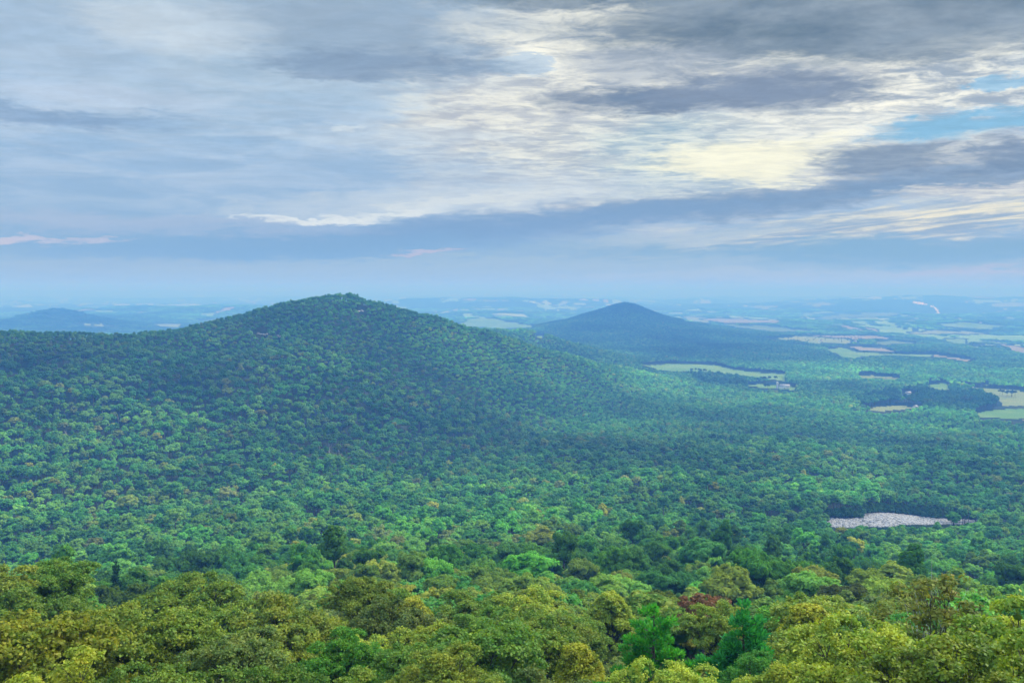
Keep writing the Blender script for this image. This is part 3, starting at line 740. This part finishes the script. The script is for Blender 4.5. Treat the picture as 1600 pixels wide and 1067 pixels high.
def scatter_object(name, data, sources, label, cat):
    me = bpy.data.meshes.new(name); a = np.array(data, np.float32); n = len(a)
    me.vertices.add(n); me.vertices.foreach_set('co', a[:, :3].ravel())
    at = me.attributes.new('size', 'FLOAT_VECTOR', 'POINT'); at.data.foreach_set('vector', a[:, 3:6].ravel())
    rt = np.zeros((n, 3), np.float32); rt[:, 2] = a[:, 6]
    at = me.attributes.new('turn', 'FLOAT_VECTOR', 'POINT'); at.data.foreach_set('vector', rt.ravel())
    at = me.attributes.new('pick', 'INT', 'POINT'); at.data.foreach_set('value', a[:, 7].astype(np.int32))
    tn = np.ones((n, 4), np.float32); tn[:, :3] = a[:, 8:11]
    at = me.attributes.new('tint', 'FLOAT_COLOR', 'POINT'); at.data.foreach_set('color', tn.ravel())
    o = link(name, me, kind='stuff', label=label, cat=cat)
    ng = bpy.data.node_groups.new(name + '_scatter', 'GeometryNodeTree')
    ng.interface.new_socket('Geometry', in_out='INPUT', socket_type='NodeSocketGeometry')
    ng.interface.new_socket('Geometry', in_out='OUTPUT', socket_type='NodeSocketGeometry')
    gi = ng.nodes.new('NodeGroupInput'); go = ng.nodes.new('NodeGroupOutput'); J = ng.nodes.new('GeometryNodeJoinGeometry')
    def named(nm, t):
        q_ = ng.nodes.new('GeometryNodeInputNamedAttribute'); q_.data_type = t; q_.inputs[0].default_value = nm
        return [s_ for s_ in q_.outputs if s_.enabled and s_.name == 'Attribute'][0]
    pk, sz_, tr = named('pick', 'INT'), named('size', 'FLOAT_VECTOR'), named('turn', 'FLOAT_VECTOR')
    e2r = ng.nodes.new('FunctionNodeEulerToRotation'); ng.links.new(tr, e2r.inputs[0])
    for k in sorted(set(a[:, 7].astype(int))):
        src = bpy.data.objects.new('source_tree', sources[k])
        oi = ng.nodes.new('GeometryNodeObjectInfo'); oi.inputs['Object'].default_value = src; oi.inputs['As Instance'].default_value = True
        ip = ng.nodes.new('GeometryNodeInstanceOnPoints')
        cmp_ = ng.nodes.new('FunctionNodeCompare'); cmp_.data_type = 'INT'; cmp_.operation = 'EQUAL'
        ia = [s_ for s_ in cmp_.inputs if s_.enabled and s_.type == 'INT']
        ng.links.new(pk, ia[0]); ia[1].default_value = k
        ng.links.new(gi.outputs[0], ip.inputs['Points']); ng.links.new(cmp_.outputs[0], ip.inputs['Selection'])
        ng.links.new(oi.outputs['Geometry'], ip.inputs['Instance']); ng.links.new(e2r.outputs[0], ip.inputs['Rotation'])
        ng.links.new(sz_, ip.inputs['Scale']); ng.links.new(ip.outputs[0], J.inputs[0])
    ng.links.new(J.outputs[0], go.inputs[0])
    md = o.modifiers.new('scatter', 'NODES'); md.node_group = ng
    return o
SRC = {}
for tag, n in (('near', 6), ('mid', 7), ('far', 5)):
    for i in range(n): SRC[offs[tag] + i] = combined(tag, i)
for i in range(4): SRC[18 + i] = clump(900 + i)

# ------------------------------------------------------------------ single trees of the near slope
NAMES = {'olive': 'olive green', 'green': 'dark green', 'vivid': 'bright green', 'yellow': 'yellow-brown', 'dull': 'dull brown-green', 'pale': 'pale olive'}
CTINT = {'olive': (.115, .16, .022), 'green': GREEN[0], 'vivid': (.075, .19, .02), 'yellow': YELL[0], 'dull': DULLB[1], 'pale': (.165, .20, .03)}
def part_meshes(tag):
    res = []
    for p in PROTO[tag]:
        Vv, parts = p['crown']; c = mesh_of('crown', Vv, parts, [LEAF_I]); tv, tf = p['trunk']; t = mesh_of('trunk', tv, [(tf, 0)], [BARK])
        smooth(t); res.append((c, t))
    return res
PM = {'close': part_meshes('close'), 'hero': part_meshes('hero'), 'near': part_meshes('near')}
master = {}
def single(tag, i):
    if (tag, i) not in master:
        e = bpy.data.objects.new('broadleaf_tree', None)
        c = bpy.data.objects.new('crown', PM[tag][i][0]); t = bpy.data.objects.new('trunk', PM[tag][i][1])
        c.material_slots[0].link = 'OBJECT'; c.material_slots[0].material = LEAF_N
        c.parent = e; t.parent = e; master[(tag, i)] = (e, c, t)
    e, c, t = master[(tag, i)]
    e2, c2, t2 = e.copy(), c.copy(), t.copy(); c2.parent = e2; t2.parent = e2
    for o in (e2, c2, t2): COL.objects.link(o)
    return e2, c2, t2
rt = np.random.default_rng(5)
TREES = []    # dicts
def add_tree(x, y, tag, i, s_, sz_, ck, rot, z=None):
    g0 = float(ground(x, y)) if z is None else z
    TREES.append(dict(x=x, y=y, z=g0, tag=tag, i=i, s=s_, sz=sz_, ck=ck, rot=rot))
def by_pixel(px, py, D, top, **k):       # a tree whose top shows at that spot of the view
    a, t = pix_angles(px, py); x, y = D * math.sin(a), D * math.cos(a); g0 = float(ground(x, y)); h = EYE + D * float(t) - g0
    return x, y, g0, h
# hand-placed foreground trees: px of the top, distance, crown scale, colour, prototype
HAND = [(1310, 1005, 46, .8, 'pale', 0), (1375, 965, 40, .8, 'pale', 1), (1560, 965, 38, .9, 'olive', 3), (1500, 1000, 34, .8, 'olive', 4), (1640, 930, 42, .9, 'pale', 0),
        (1240, 1040, 42, .7, 'pale', 1), (30, 960, 58, 1.0, 'yellow', 0), (150, 940, 66, 1.0, 'pale', 1), (-20, 880, 110, 1.1, 'olive', 3), (90, 875, 118, 1.0, 'olive', 0),
        (255, 950, 68, 1.0, 'olive', 3), (370, 985, 56, .8, 'dull', 4), (440, 930, 84, 1.15, 'olive', 1), (560, 900, 100, .9, 'olive', 3), (300, 900, 108, 1.25, 'olive', 0),
        (620, 935, 86, 1.0, 'dull', 4), (540, 985, 66, .7, 'vivid', 1), (760, 975, 66, 1.15, 'olive', 0), (700, 1010, 54, .8, 'pale', 1), (640, 1000, 60, .85, 'olive', 4),
        (905, 1005, 64, .75, 'yellow', 2), (860, 950, 88, 1.1, 'olive', 3), (1050, 1030, 50, .7, 'pale', 4), (1285, 935, 90, 1.2, 'olive', 0), (430, 1040, 44, .7, 'olive', 0),
        (110, 1020, 46, .85, 'yellow', 3), (1120, 940, 96, .8, 'olive', 1), (245, 1035, 44, .8, 'olive', 1), (560, 1050, 44, .7, 'olive', 3), (850, 1045, 48, .8, 'dull', 3), (1190, 1020, 55, .5, 'green', 1)]
hp = []
for px, py, D, s_, ck, i in HAND:
    x, y, g0, h = by_pixel(px, py, D, 0)
    tg = 'close' if D < 56 else 'hero'; i = i % 3 if D < 56 else i
    p = PROTO[tg][i]; sz_ = min(max(s_, .55), 1.2)
    zb = min(g0, g0 + h - p['top'] * sz_ + .0)
    add_tree(x, y, tg, i, s_, sz_, ck, rt.uniform(0, 6.28), z=g0 + h - p['top'] * sz_); hp.append((x, y, p['Rr'] * s_))
RED = by_pixel(1100, 932, 108, 0); PINE1 = by_pixel(1022, 946, 62, 0); PINE2 = by_pixel(1163, 936, 60, 0); TWIG = by_pixel(1472, 905, 46, 0); SNAG = by_pixel(1468, 893, 49, 0)
DARKC = by_pixel(180, 877, 262, 0)
for q_, rr_ in ((RED, 3), (PINE1, 4.0), (PINE2, 4.5), (TWIG, 3.2), (DARKC, 2.5)): hp.append((q_[0], q_[1], rr_))
SIGHT = [(1022, 946, 62, 50), (1163, 936, 60, 60), (1098, 930, 108, 62), (905, 1005, 64, 40), (180, 862, 190, 14), (1472, 905, 46, 45)]
X, Y = jitter_grid(-150, 150, 30, INDIV_D, 7.6, rt)
order = np.argsort(np.hypot(X, Y))
for j in order:
    x, y = X[j], Y[j]; D = math.hypot(x, y)
    if D < 46 or D > INDIV_D or abs(x) > y * math.tan(R(34)) + 8: continue
    if any(math.hypot(x - a, y - b) < c * .8 + 3.6 for a, b, c in hp): continue
    tag = 'hero' if D < 115 else 'near'; i = int(rt.integers(5 if tag == 'hero' else 6)); p = PROTO[tag][i]; s_ = rt.uniform(.78, 1.2)
    g0 = float(ground(x, y)); sz_ = s_ * rt.uniform(.8, 1.0) + .04; tx, ty = project(x, y, g0 + p['top'] * sz_)
    lim = np.interp(tx, [0, 300, 600, 1000, 1300, 1500, 1600], [872, 892, 915, 925, 905, 890, 868])
    if ty < lim:
        sz_ *= max(.45, 1 - (lim - ty) * D / FPX / (p['top'] * sz_)); tx, ty = project(x, y, g0 + p['top'] * sz_)
    if any(abs(tx - a) < w_ + 5 * FPX / D and D < dd and ty < b + 85 for a, b, dd, w_ in SIGHT):
        k = .62; s_ *= .75; sz_ *= k; tx, ty = project(x, y, g0 + p['top'] * sz_)
        if any(abs(tx - a) < w_ + 4 * FPX / D and D < dd and ty < b + 60 for a, b, dd, w_ in SIGHT): continue
    u = rt.random(); n = float(fbm(np.array(x / 40), np.array(y / 40), 65, 2))
    ck = 'yellow' if u < .07 else 'dull' if u < .16 else 'pale' if u < .32 else ('green' if n > .56 and D > 90 else 'olive')
    if ck == 'green' and rt.random() < .25: ck = 'vivid'
    add_tree(x, y, tag, i, s_, sz_, ck, rt.uniform(0, 6.28))
# trees wholly outside the picture or past the first 285 join the wood
keep = []
for t in TREES:
    p = PROTO[t['tag']][t['i']]; tx, ty = project(t['x'], t['y'], t['z'] + p['top'] * t['sz'] * .8); D = math.hypot(t['x'], t['y']); t['px'], t['py'], t['D'] = float(tx), float(ty), D
    half = p['Rr'] * t['s'] * FPX / D; t['in'] = -half * .8 < tx < 1600 + half * .8 and ty - half < 1060
ins = sorted([t for t in TREES if t['in']], key=lambda t: t['D']); outs = [t for t in TREES if not t['in']]
print('single trees', len(ins), 'outside', len(outs))
outs += ins[285:]; ins = ins[:285]
for t in outs:
    c = np.array(CTINT[t['ck']]) * rt.uniform(.8, 1.2); i = t['i'] % 6
    pts.append((t['x'], t['y'], t['z'], t['s'], t['s'], t['sz'], t['rot'], i, *c))
# labels: the row a tree belongs to, its colour and shape and its rank along that row
BANDS = [(0, 52, 'bottom row closest to the viewer'), (52, 72, 'second row up from the bottom edge'), (72, 90, 'third row up from the bottom edge'), (90, 106, 'fourth row up from the bottom edge'),
         (106, 122, 'fifth row up from the bottom'), (122, 138, 'sixth row up from the bottom'), (138, 152, 'seventh row up from the bottom'), (152, 166, 'eighth row up from the bottom'),
         (166, 180, 'ninth row up from the bottom'), (180, 193, 'tenth row up from the bottom'), (193, 300, 'topmost row of the near olive slope')]
ORD = ['first', 'second', 'third', 'fourth', 'fifth', 'sixth', 'seventh', 'eighth', 'ninth', 'tenth', 'eleventh', 'twelfth', 'thirteenth', 'fourteenth', 'fifteenth', 'sixteenth', 'seventeenth', 'eighteenth', 'nineteenth', 'twentieth']
for a, b, bn in BANDS:
    row = sorted([t for t in ins if a <= t['D'] < b], key=lambda t: t['px']); cnt = {}
    for t in row:
        st = PROTO[t['tag']][t['i']]['style']; size = 'small' if t['s'] < .85 else 'large' if t['s'] > 1.02 else 'mid-sized'
        key = (t['ck'], st); cnt[key] = cnt.get(key, 0) + 1; k = cnt[key]
        t['label'] = '%s %s%s tree, %s such from left, %s' % (NAMES[t['ck']], 'upright' if st == 'tall' else 'round', '-crowned', ORD[min(k - 1, 19)], bn)
for t in ins:
    e, c, tr = single(t['tag'], t['i'])
    e.location = (t['x'], t['y'], t['z']); e.scale = (t['s'], t['s'], t['sz']); e.rotation_euler = (0, 0, t['rot'])
    col = np.array(CTINT[t['ck']]) * rt.uniform(.75, 1.25)
    if t['ck'] == 'olive': col = np.array(OLIVE[rt.integers(6)]) * rt.uniform(.8, 1.2)
    c.color = (*(col * np.array([1.6, 1.52, 1.5])), 1)
    tagit(e, label=t['label'], cat='tree', group='broadleaf trees on the near slope')

def special(name, q_, Vv, parts, tv, tf, col, label, cat, rot=0, scale=1.0, barkm=None):
    e = link(name, None, label=label, cat=cat); e.location = (q_[0], q_[1], q_[2]); e.rotation_euler = (0, 0, rot); e.scale = (scale,) * 3
    if Vv is not None:
        c = link('crown', mesh_of('crown', Vv, parts, [LEAF_N]), e); c.color = (*col, 1)
    me = mesh_of('trunk', tv, [(tf, 0)], [barkm or BARK]); smooth(me); link('trunk', me, e)
    return e
def bl(seed, H, Rr, Hc, nl, nleaf, size, style, sub, twigs, sparse=0.0, core=True, r0=.2):
    r = np.random.default_rng(seed); H0 = H - Hc * .95
    Vv, parts, c, rad = crown_geo(seed, Rr, Hc, nl, nleaf, size, style, core, sub, sparse=sparse, coref=.4)
    tv, tf = tubes(trunk_segs(r, H0, Hc, c, rad, r0, twigs), 6)
    return Vv + [0, 0, H0], parts, tv, tf
Vv, pr, tv, tf = bl(41, RED[3], 3.8, 5.2, 16, 9000, .2, 'round', 6, 2)
special('broadleaf_tree', RED, Vv, pr, tv, tf, (.17, .075, .035), 'rust red broadleaf tree behind and between the two bright green pines', 'tree')
for q_, sd_, Rr, lab, col in ((PINE1, 3, 3.8, 'bright green pine, the left and rounder one, left of the rust red tree', (.08, .32, .05)),
                              (PINE2, 8, 4.3, 'tall layered blue-green pine standing right of the rust red tree', (.045, .25, .075))):
    Vn, Fn, sg = pine_geo(sd_, q_[3], Rr, z0=.25); tv, tf = tubes(sg, 5)
    special('pine_tree', q_, Vn, [(Fn, 0)], tv, tf, col, lab, 'pine tree')
Vn, Fn, sg = pine_geo(15, DARKC[3], 2.2, z0=.3, per=60, sizes=(.5, .13)); tv, tf = tubes(sg, 4)
special('pine_tree', DARKC, Vn, [(Fn, 0)], tv, tf, (.03, .085, .04), 'small dark conifer poking up between olive trees at the left', 'pine tree')
Vv, pr, tv, tf = bl(77, TWIG[3], 2.8, 6.0, 20, 3200, .13, 'round', 6, 10, sparse=.3, core=False, r0=.09)
bs = [((a[0], a[1], a[2] + TWIG[3] * .42), (b[0], b[1], b[2] + TWIG[3] * .42), r0, r1_) for a, b, r0, r1_ in bare_segs(12, TWIG[3] * .58, .42, 4, .09)]
t2, f2 = tubes(bs, 5); tf = np.vstack([tf, f2 + len(tv)]); tv = np.vstack([tv, t2])
special('broadleaf_tree', TWIG, Vv, pr, tv, tf, (.19, .19, .035), 'thinly leaved tan tree showing bare dark twigs above the yellow-green crowns', 'tree')
sg = bare_segs(5, SNAG[3] * 1.15, .22, 3, .07); tv, tf = tubes(sg, 5)
special('dead_tree', SNAG, None, None, tv, tf, None, 'pale bare dead tree rising behind the thinly leaved tan tree', 'dead tree', barkm=PALEBARK)

# bleached dead trees among the wood below the mountain
DEADP = [(205, 776), (232, 778), (300, 783), (318, 780), (322, 786), (350, 776), (372, 781), (384, 787), (160, 640), (185, 655), (290, 650), (310, 646), (435, 688), (445, 690), (500, 700), (515, 705), (530, 702), (1410, 775), (1425, 778), (1445, 776), (1460, 779), (1495, 780), (1515, 783), (105, 680), (660, 695), (640, 700)]
dm = []
for k in range(5):
    tv, tf = tubes(bare_segs(60 + k, 15, .35, 3, .32), 4); me = mesh_of('dead_tree', tv, [(tf, 0)], [PALEBARK]); dm.append(me)
DEAD_XY = []
def where(px, py):
    return 'left' if px < 600 else 'centre' if px < 1100 else 'right'
dead_sorted = sorted(DEADP)
for k, (px, py) in enumerate(dead_sorted):
    X_, Y_, Z_, D_ = hit(px, py + 12 * 1386 / 800 * .4)
    o = link('dead_tree', dm[k % 5], label='', cat='dead tree', group='bleached dead trees in the wood')
    o['label'] = 'bleached leafless dead tree in the wood, %s one counting from the left' % (ORD[k] if k < 20 else ['twenty-first', 'twenty-second', 'twenty-third', 'twenty-fourth', 'twenty-fifth', 'twenty-sixth'][k - 20])
    o.location = (X_, Y_, Z_); o.rotation_euler = (0, 0, k * 1.3); DEAD_XY.append((X_, Y_, D_))
dx = np.array(DEAD_XY)
def near_dead(p):
    d = np.hypot(p[0], p[1]); lat = np.abs(p[0] * dx[:, 1] - p[1] * dx[:, 0]) / dx[:, 2]
    return bool(np.any((lat < 3.6) & (d < dx[:, 2] + 3) & (d > dx[:, 2] - 22)))
for px_, py_, D_ in ((160, 902, 236), (181, 904, 238), (203, 901, 236), (222, 898, 240)):
    x_, y_, z_, h_ = by_pixel(px_, py_, D_, 0); k_ = h_ / PROTO['near'][0]['top']; pts.append((x_, y_, z_, 1.0, 1.0, max(.6, min(1.4, k_)), px_ * .7, 0, .085, .145, .024))
pts = [p for p in pts if not near_dead(p)]
def darken_hills(lst):       # leaf tint gets darker towards the middle of the isolated hills
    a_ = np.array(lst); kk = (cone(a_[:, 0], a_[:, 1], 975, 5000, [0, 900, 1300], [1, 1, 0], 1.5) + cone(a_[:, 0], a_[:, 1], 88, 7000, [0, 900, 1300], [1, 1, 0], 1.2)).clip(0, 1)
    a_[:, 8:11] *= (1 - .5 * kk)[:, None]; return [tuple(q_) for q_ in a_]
pts2 = darken_hills(pts2)
scatter_object('forest', pts, SRC, 'continuous broadleaf wood covering the slopes and the mountain', 'forest')
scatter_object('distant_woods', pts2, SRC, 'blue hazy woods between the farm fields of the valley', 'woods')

# ------------------------------------------------------------------ boulder field and outcrops
def boulder(seed, flat=.6):
    r = np.random.default_rng(seed); v, f = ico2(); n = unit(r, 9); 
    for q_ in n: d = v @ q_; v = v - np.outer(np.clip(d - r.uniform(.55, .8), 0, 1), q_)
    v = v * [1, r.uniform(.6, .9), flat] + r.normal(size=v.shape) * .03
    return mesh_of('boulder', v, [(f, 0)], [ROCK])
BS = {k: boulder(k + 1) for k in range(6)}
bp = []
for poly in (ROCKS, ROCKS2):
    xs = [p[0] for p in poly]; ys = [p[1] for p in poly]
    c = [hit(a, b) for a, b in poly]; ax, bx_ = min(q_[0] for q_ in c) - 5, max(q_[0] for q_ in c) + 5; ay, by_ = min(q_[1] for q_ in c) - 5, max(q_[1] for q_ in c) + 5
    X, Y = jitter_grid(ax, bx_, ay, by_, 1.7, r1); g_ = ground(X, Y); qx, qy = project(X, Y, g_ + .5)
    k = inpoly(qx, qy - 1.0, poly) | inpoly(qx, qy + 1.5, poly) | inpoly(qx, qy - 4.0, poly)
    for x, y, z in zip(X[k], Y[k], g_[k]):
        s_ = r1.uniform(.4, 1.3) ** 2 * .9 + .45; v_ = r1.uniform(.7, 1.1); bp.append((x, y, z + r1.uniform(0, .5), s_, s_, s_, r1.uniform(0, 6.28), int(r1.integers(6)), v_, v_, v_))
print('boulders', len(bp))
scatter_object('boulder_field', bp, BS, 'strip of pale grey boulders in a clearing of the wood', 'boulders')
OL = ['pale rock outcrop on the left shoulder of the mountain', 'small low rock outcrop just right of the pale one on the mountain shoulder', 'grey rock ledge below the mountain summit on its right side', 'tiny pale rock at the left end of the shoulder outcrop']
for (x, y, s_), lab in zip(OUTCROPS, OL):
    X_, Y_, Z_, D_ = hit(x, y + 2); r = np.random.default_rng(int(x)); vs, fs, o_ = [], [], 0; v, f = ico2()
    for k in range(5):
        q_ = v * r.uniform(.8, 1.1, (len(v), 1)) * [r.uniform(2, 4), r.uniform(2, 3), r.uniform(1, 2.2)] * (s_ / 6) + [r.uniform(-s_, s_) * 1.1, r.uniform(-2, 2), r.uniform(0, 3)]
        vs.append(q_); fs.append(f + o_); o_ += len(v)
    o = link('rock_outcrop', mesh_of('rock_outcrop', np.vstack(vs), [(np.vstack(fs), 0)], [ROCK]), label=lab, cat='rock'); o.location = (X_, Y_, Z_ + 2)

# ------------------------------------------------------------------ farm buildings
WHITE = simple('white_boards', (.72, .72, .70), (.8, .8, .78), 1.0); ROOF = simple('grey_roof', (.22, .22, .24), (.3, .3, .32), .5, .6)
GLASS = simple('dark_pane', (.03, .04, .05)); SILO = simple('silo_metal', (.5, .53, .56), (.6, .62, .64), 1, .5)
def house_meshes(L, Wd, H, rise):
    v = np.array([[-L, -Wd, -1.5], [L, -Wd, -1.5], [L, Wd, -1.5], [-L, Wd, -1.5], [-L, -Wd, H], [L, -Wd, H], [L, Wd, H], [-L, Wd, H], [-L, 0, H + rise], [L, 0, H + rise]], float)
    q4 = np.array([[0, 1, 5, 4], [2, 3, 7, 6]]); q5 = np.array([[1, 2, 6, 9, 5], [3, 0, 4, 8, 7]])
    wall = mesh_of('wall', v, [(q4, 0), (q5, 0)], [WHITE])
    e = .5; k = rise / Wd
    a = np.array([[-L - e, -Wd - e, H - e * k + .1], [L + e, -Wd - e, H - e * k + .1], [L + e, 0, H + rise + .1], [-L - e, 0, H + rise + .1], [L + e, Wd + e, H - e * k + .1], [-L - e, Wd + e, H - e * k + .1]])
    b = a + [0, 0, .25]; vv = np.vstack([a, b])
    f = np.array([[6, 7, 8, 9], [9, 8, 10, 11], [3, 2, 1, 0], [5, 4, 2, 3], [0, 1, 7, 6], [4, 5, 11, 10], [1, 2, 8, 7], [2, 4, 10, 8], [3, 0, 6, 9], [5, 3, 9, 11]])
    roof = mesh_of('roof', vv, [(f, 0)], [ROOF]); return wall, roof
def box(cx, cy_, cz, hx, hy, hz):
    v = np.array([[x, y, z] for x in (-1, 1) for y in (-1, 1) for z in (-1, 1)], float) * [hx, hy, hz] + [cx, cy_, cz]
    return v, np.array([[0, 1, 3, 2], [4, 6, 7, 5], [0, 4, 5, 1], [2, 3, 7, 6], [0, 2, 6, 4], [1, 5, 7, 3]])
HM = house_meshes(7, 4.5, 5.5, 3.2); BM = house_meshes(14, 7, 7, 5)
wv, wf = box(0, 0, 0, .6, .06, .8); WM = mesh_of('window', wv, [(wf, 0)], [GLASS])
dv, df = box(0, 0, 0, 1.8, .08, 2); DM = mesh_of('door', dv, [(df, 0)], [GLASS])
LABS = ['large white barn with a grey gable roof at the meadow edge', 'white farmhouse in the hay field with the orchard dots', 'white farmhouse at the right end of the orchard field', 'tiny white farmhouse on the long pasture slope', 'white house between the two dark woodlots', 'white house beside the hay strip in front of the dark woodlots', 'tiny white house above the far right meadow', 'tiny white house right of the round blue hill', 'white farmhouse at the upper left corner of the brown field']
for (x, y, kind), (X_, Y_, Z_, D_), lab in zip(FARMS, farm_pos, LABS):
    e = link('barn' if kind == 'barn' else 'farmhouse', None, label=lab, cat='barn' if kind == 'barn' else 'house', group='white farm buildings in the valley')
    e.location = (X_, Y_, Z_ + .2); e.rotation_euler = (0, 0, (x * 0.37) % 1.2 - .4)
    wl, rf = BM if kind == 'barn' else HM; link('wall', wl, e); link('roof', rf, e); yy = -7.04 if kind == 'barn' else -4.54
    for k in ((-9, -4.5, 4.5, 9) if kind == 'barn' else (-4.5, 0, 4.5)):
        o = link('window', WM, e); o.location = (k, yy, 4.2)
    o = link('door', DM, e); o.location = (0, yy, .5); o.scale = (1, 1, 1) if kind == 'barn' else (.35, 1, .6)
X_, Y_, Z_, D_ = farm_pos[0]
e = link('silo', None, label='tall grey farm silo standing beside the white barn', cat='silo'); e.location = (X_ - 20, Y_ + 4, Z_)
th = np.arange(16) * 2 * math.pi / 16; rg = np.stack([np.cos(th) * 3, np.sin(th) * 3], 1); k = np.arange(16); k2 = (k + 1) % 16
v = np.vstack([np.c_[rg, np.full(16, -1.)], np.c_[rg, np.full(16, 16.)]]); me = mesh_of('wall', v, [(np.stack([k, k2, k2 + 16, k + 16], 1), 0)], [SILO]); smooth(me); link('wall', me, e)
v = np.vstack([np.c_[rg * 1.03, np.full(16, 16.)], np.c_[rg * .75, np.full(16, 18.)], [[0, 0, 19]]]); me = mesh_of('roof', v, [(np.stack([k, k2, k2 + 16, k + 16], 1), 0), (np.stack([k + 16, k2 + 16, np.full(16, 32)], 1), 0)], [SILO]); link('roof', me, e)
# orchard dots and single field trees
op = []
for px in np.arange(1195, 1352, 5.2):
    for py in (526.5, 529.5, 532.5, 535.5):
        if r1.random() < .45: continue
        X_, Y_, Z_, D_ = hit(px + r1.uniform(-1.5, 1.5), py + r1.uniform(-.6, .6)); op.append((X_, Y_, Z_ - 4, .8, .8, .8, r1.uniform(0, 6), 13 + int(r1.integers(5)), .03, .06, .03))
for px, py in ((1195, 597), (1205, 596), (1188, 599), (1193, 609), (1086, 583), (1096, 584), (1389, 592), (1394, 592), (1570, 619), (1578, 620), (1586, 620), (1340, 552), (1352, 554), (1395, 557)):
    X_, Y_, Z_, D_ = hit(px, py)
    for _ in range(3): op.append((X_ + r1.uniform(-14, 14), Y_ + r1.uniform(-10, 10), Z_ - 1, 1.1, 1.1, 1.2, r1.uniform(0, 6), 13 + int(r1.integers(5)), .03, .07, .03))
scatter_object('orchard_trees', op, SRC, 'scattered dark trees dotted over the valley fields', 'orchard')

# ------------------------------------------------------------------ valley air
hz = 61000.0; zb, zt = float(GZ.min()) - 1, EYE + 90
v, f = box(0, 0, (zb + zt) / 2, hz, hz, (zt - zb) / 2)
m, n, o = mat('valley_air'); pv = n.n.new('ShaderNodeVolumePrincipled')
pv.inputs['Color'].default_value = (.12, .36, .9, 1); pv.inputs['Absorption Color'].default_value = (.70, .56, 0, 1)
pv.inputs['Density'].default_value = 2.5e-4; pv.inputs['Anisotropy'].default_value = 0.0
n.l.new(pv.outputs[0], o.inputs['Volume'])
link('haze', mesh_of('haze', v, [(f, 0)], [m]), kind='stuff', label='pale blue haze filling the valley air', cat='haze')
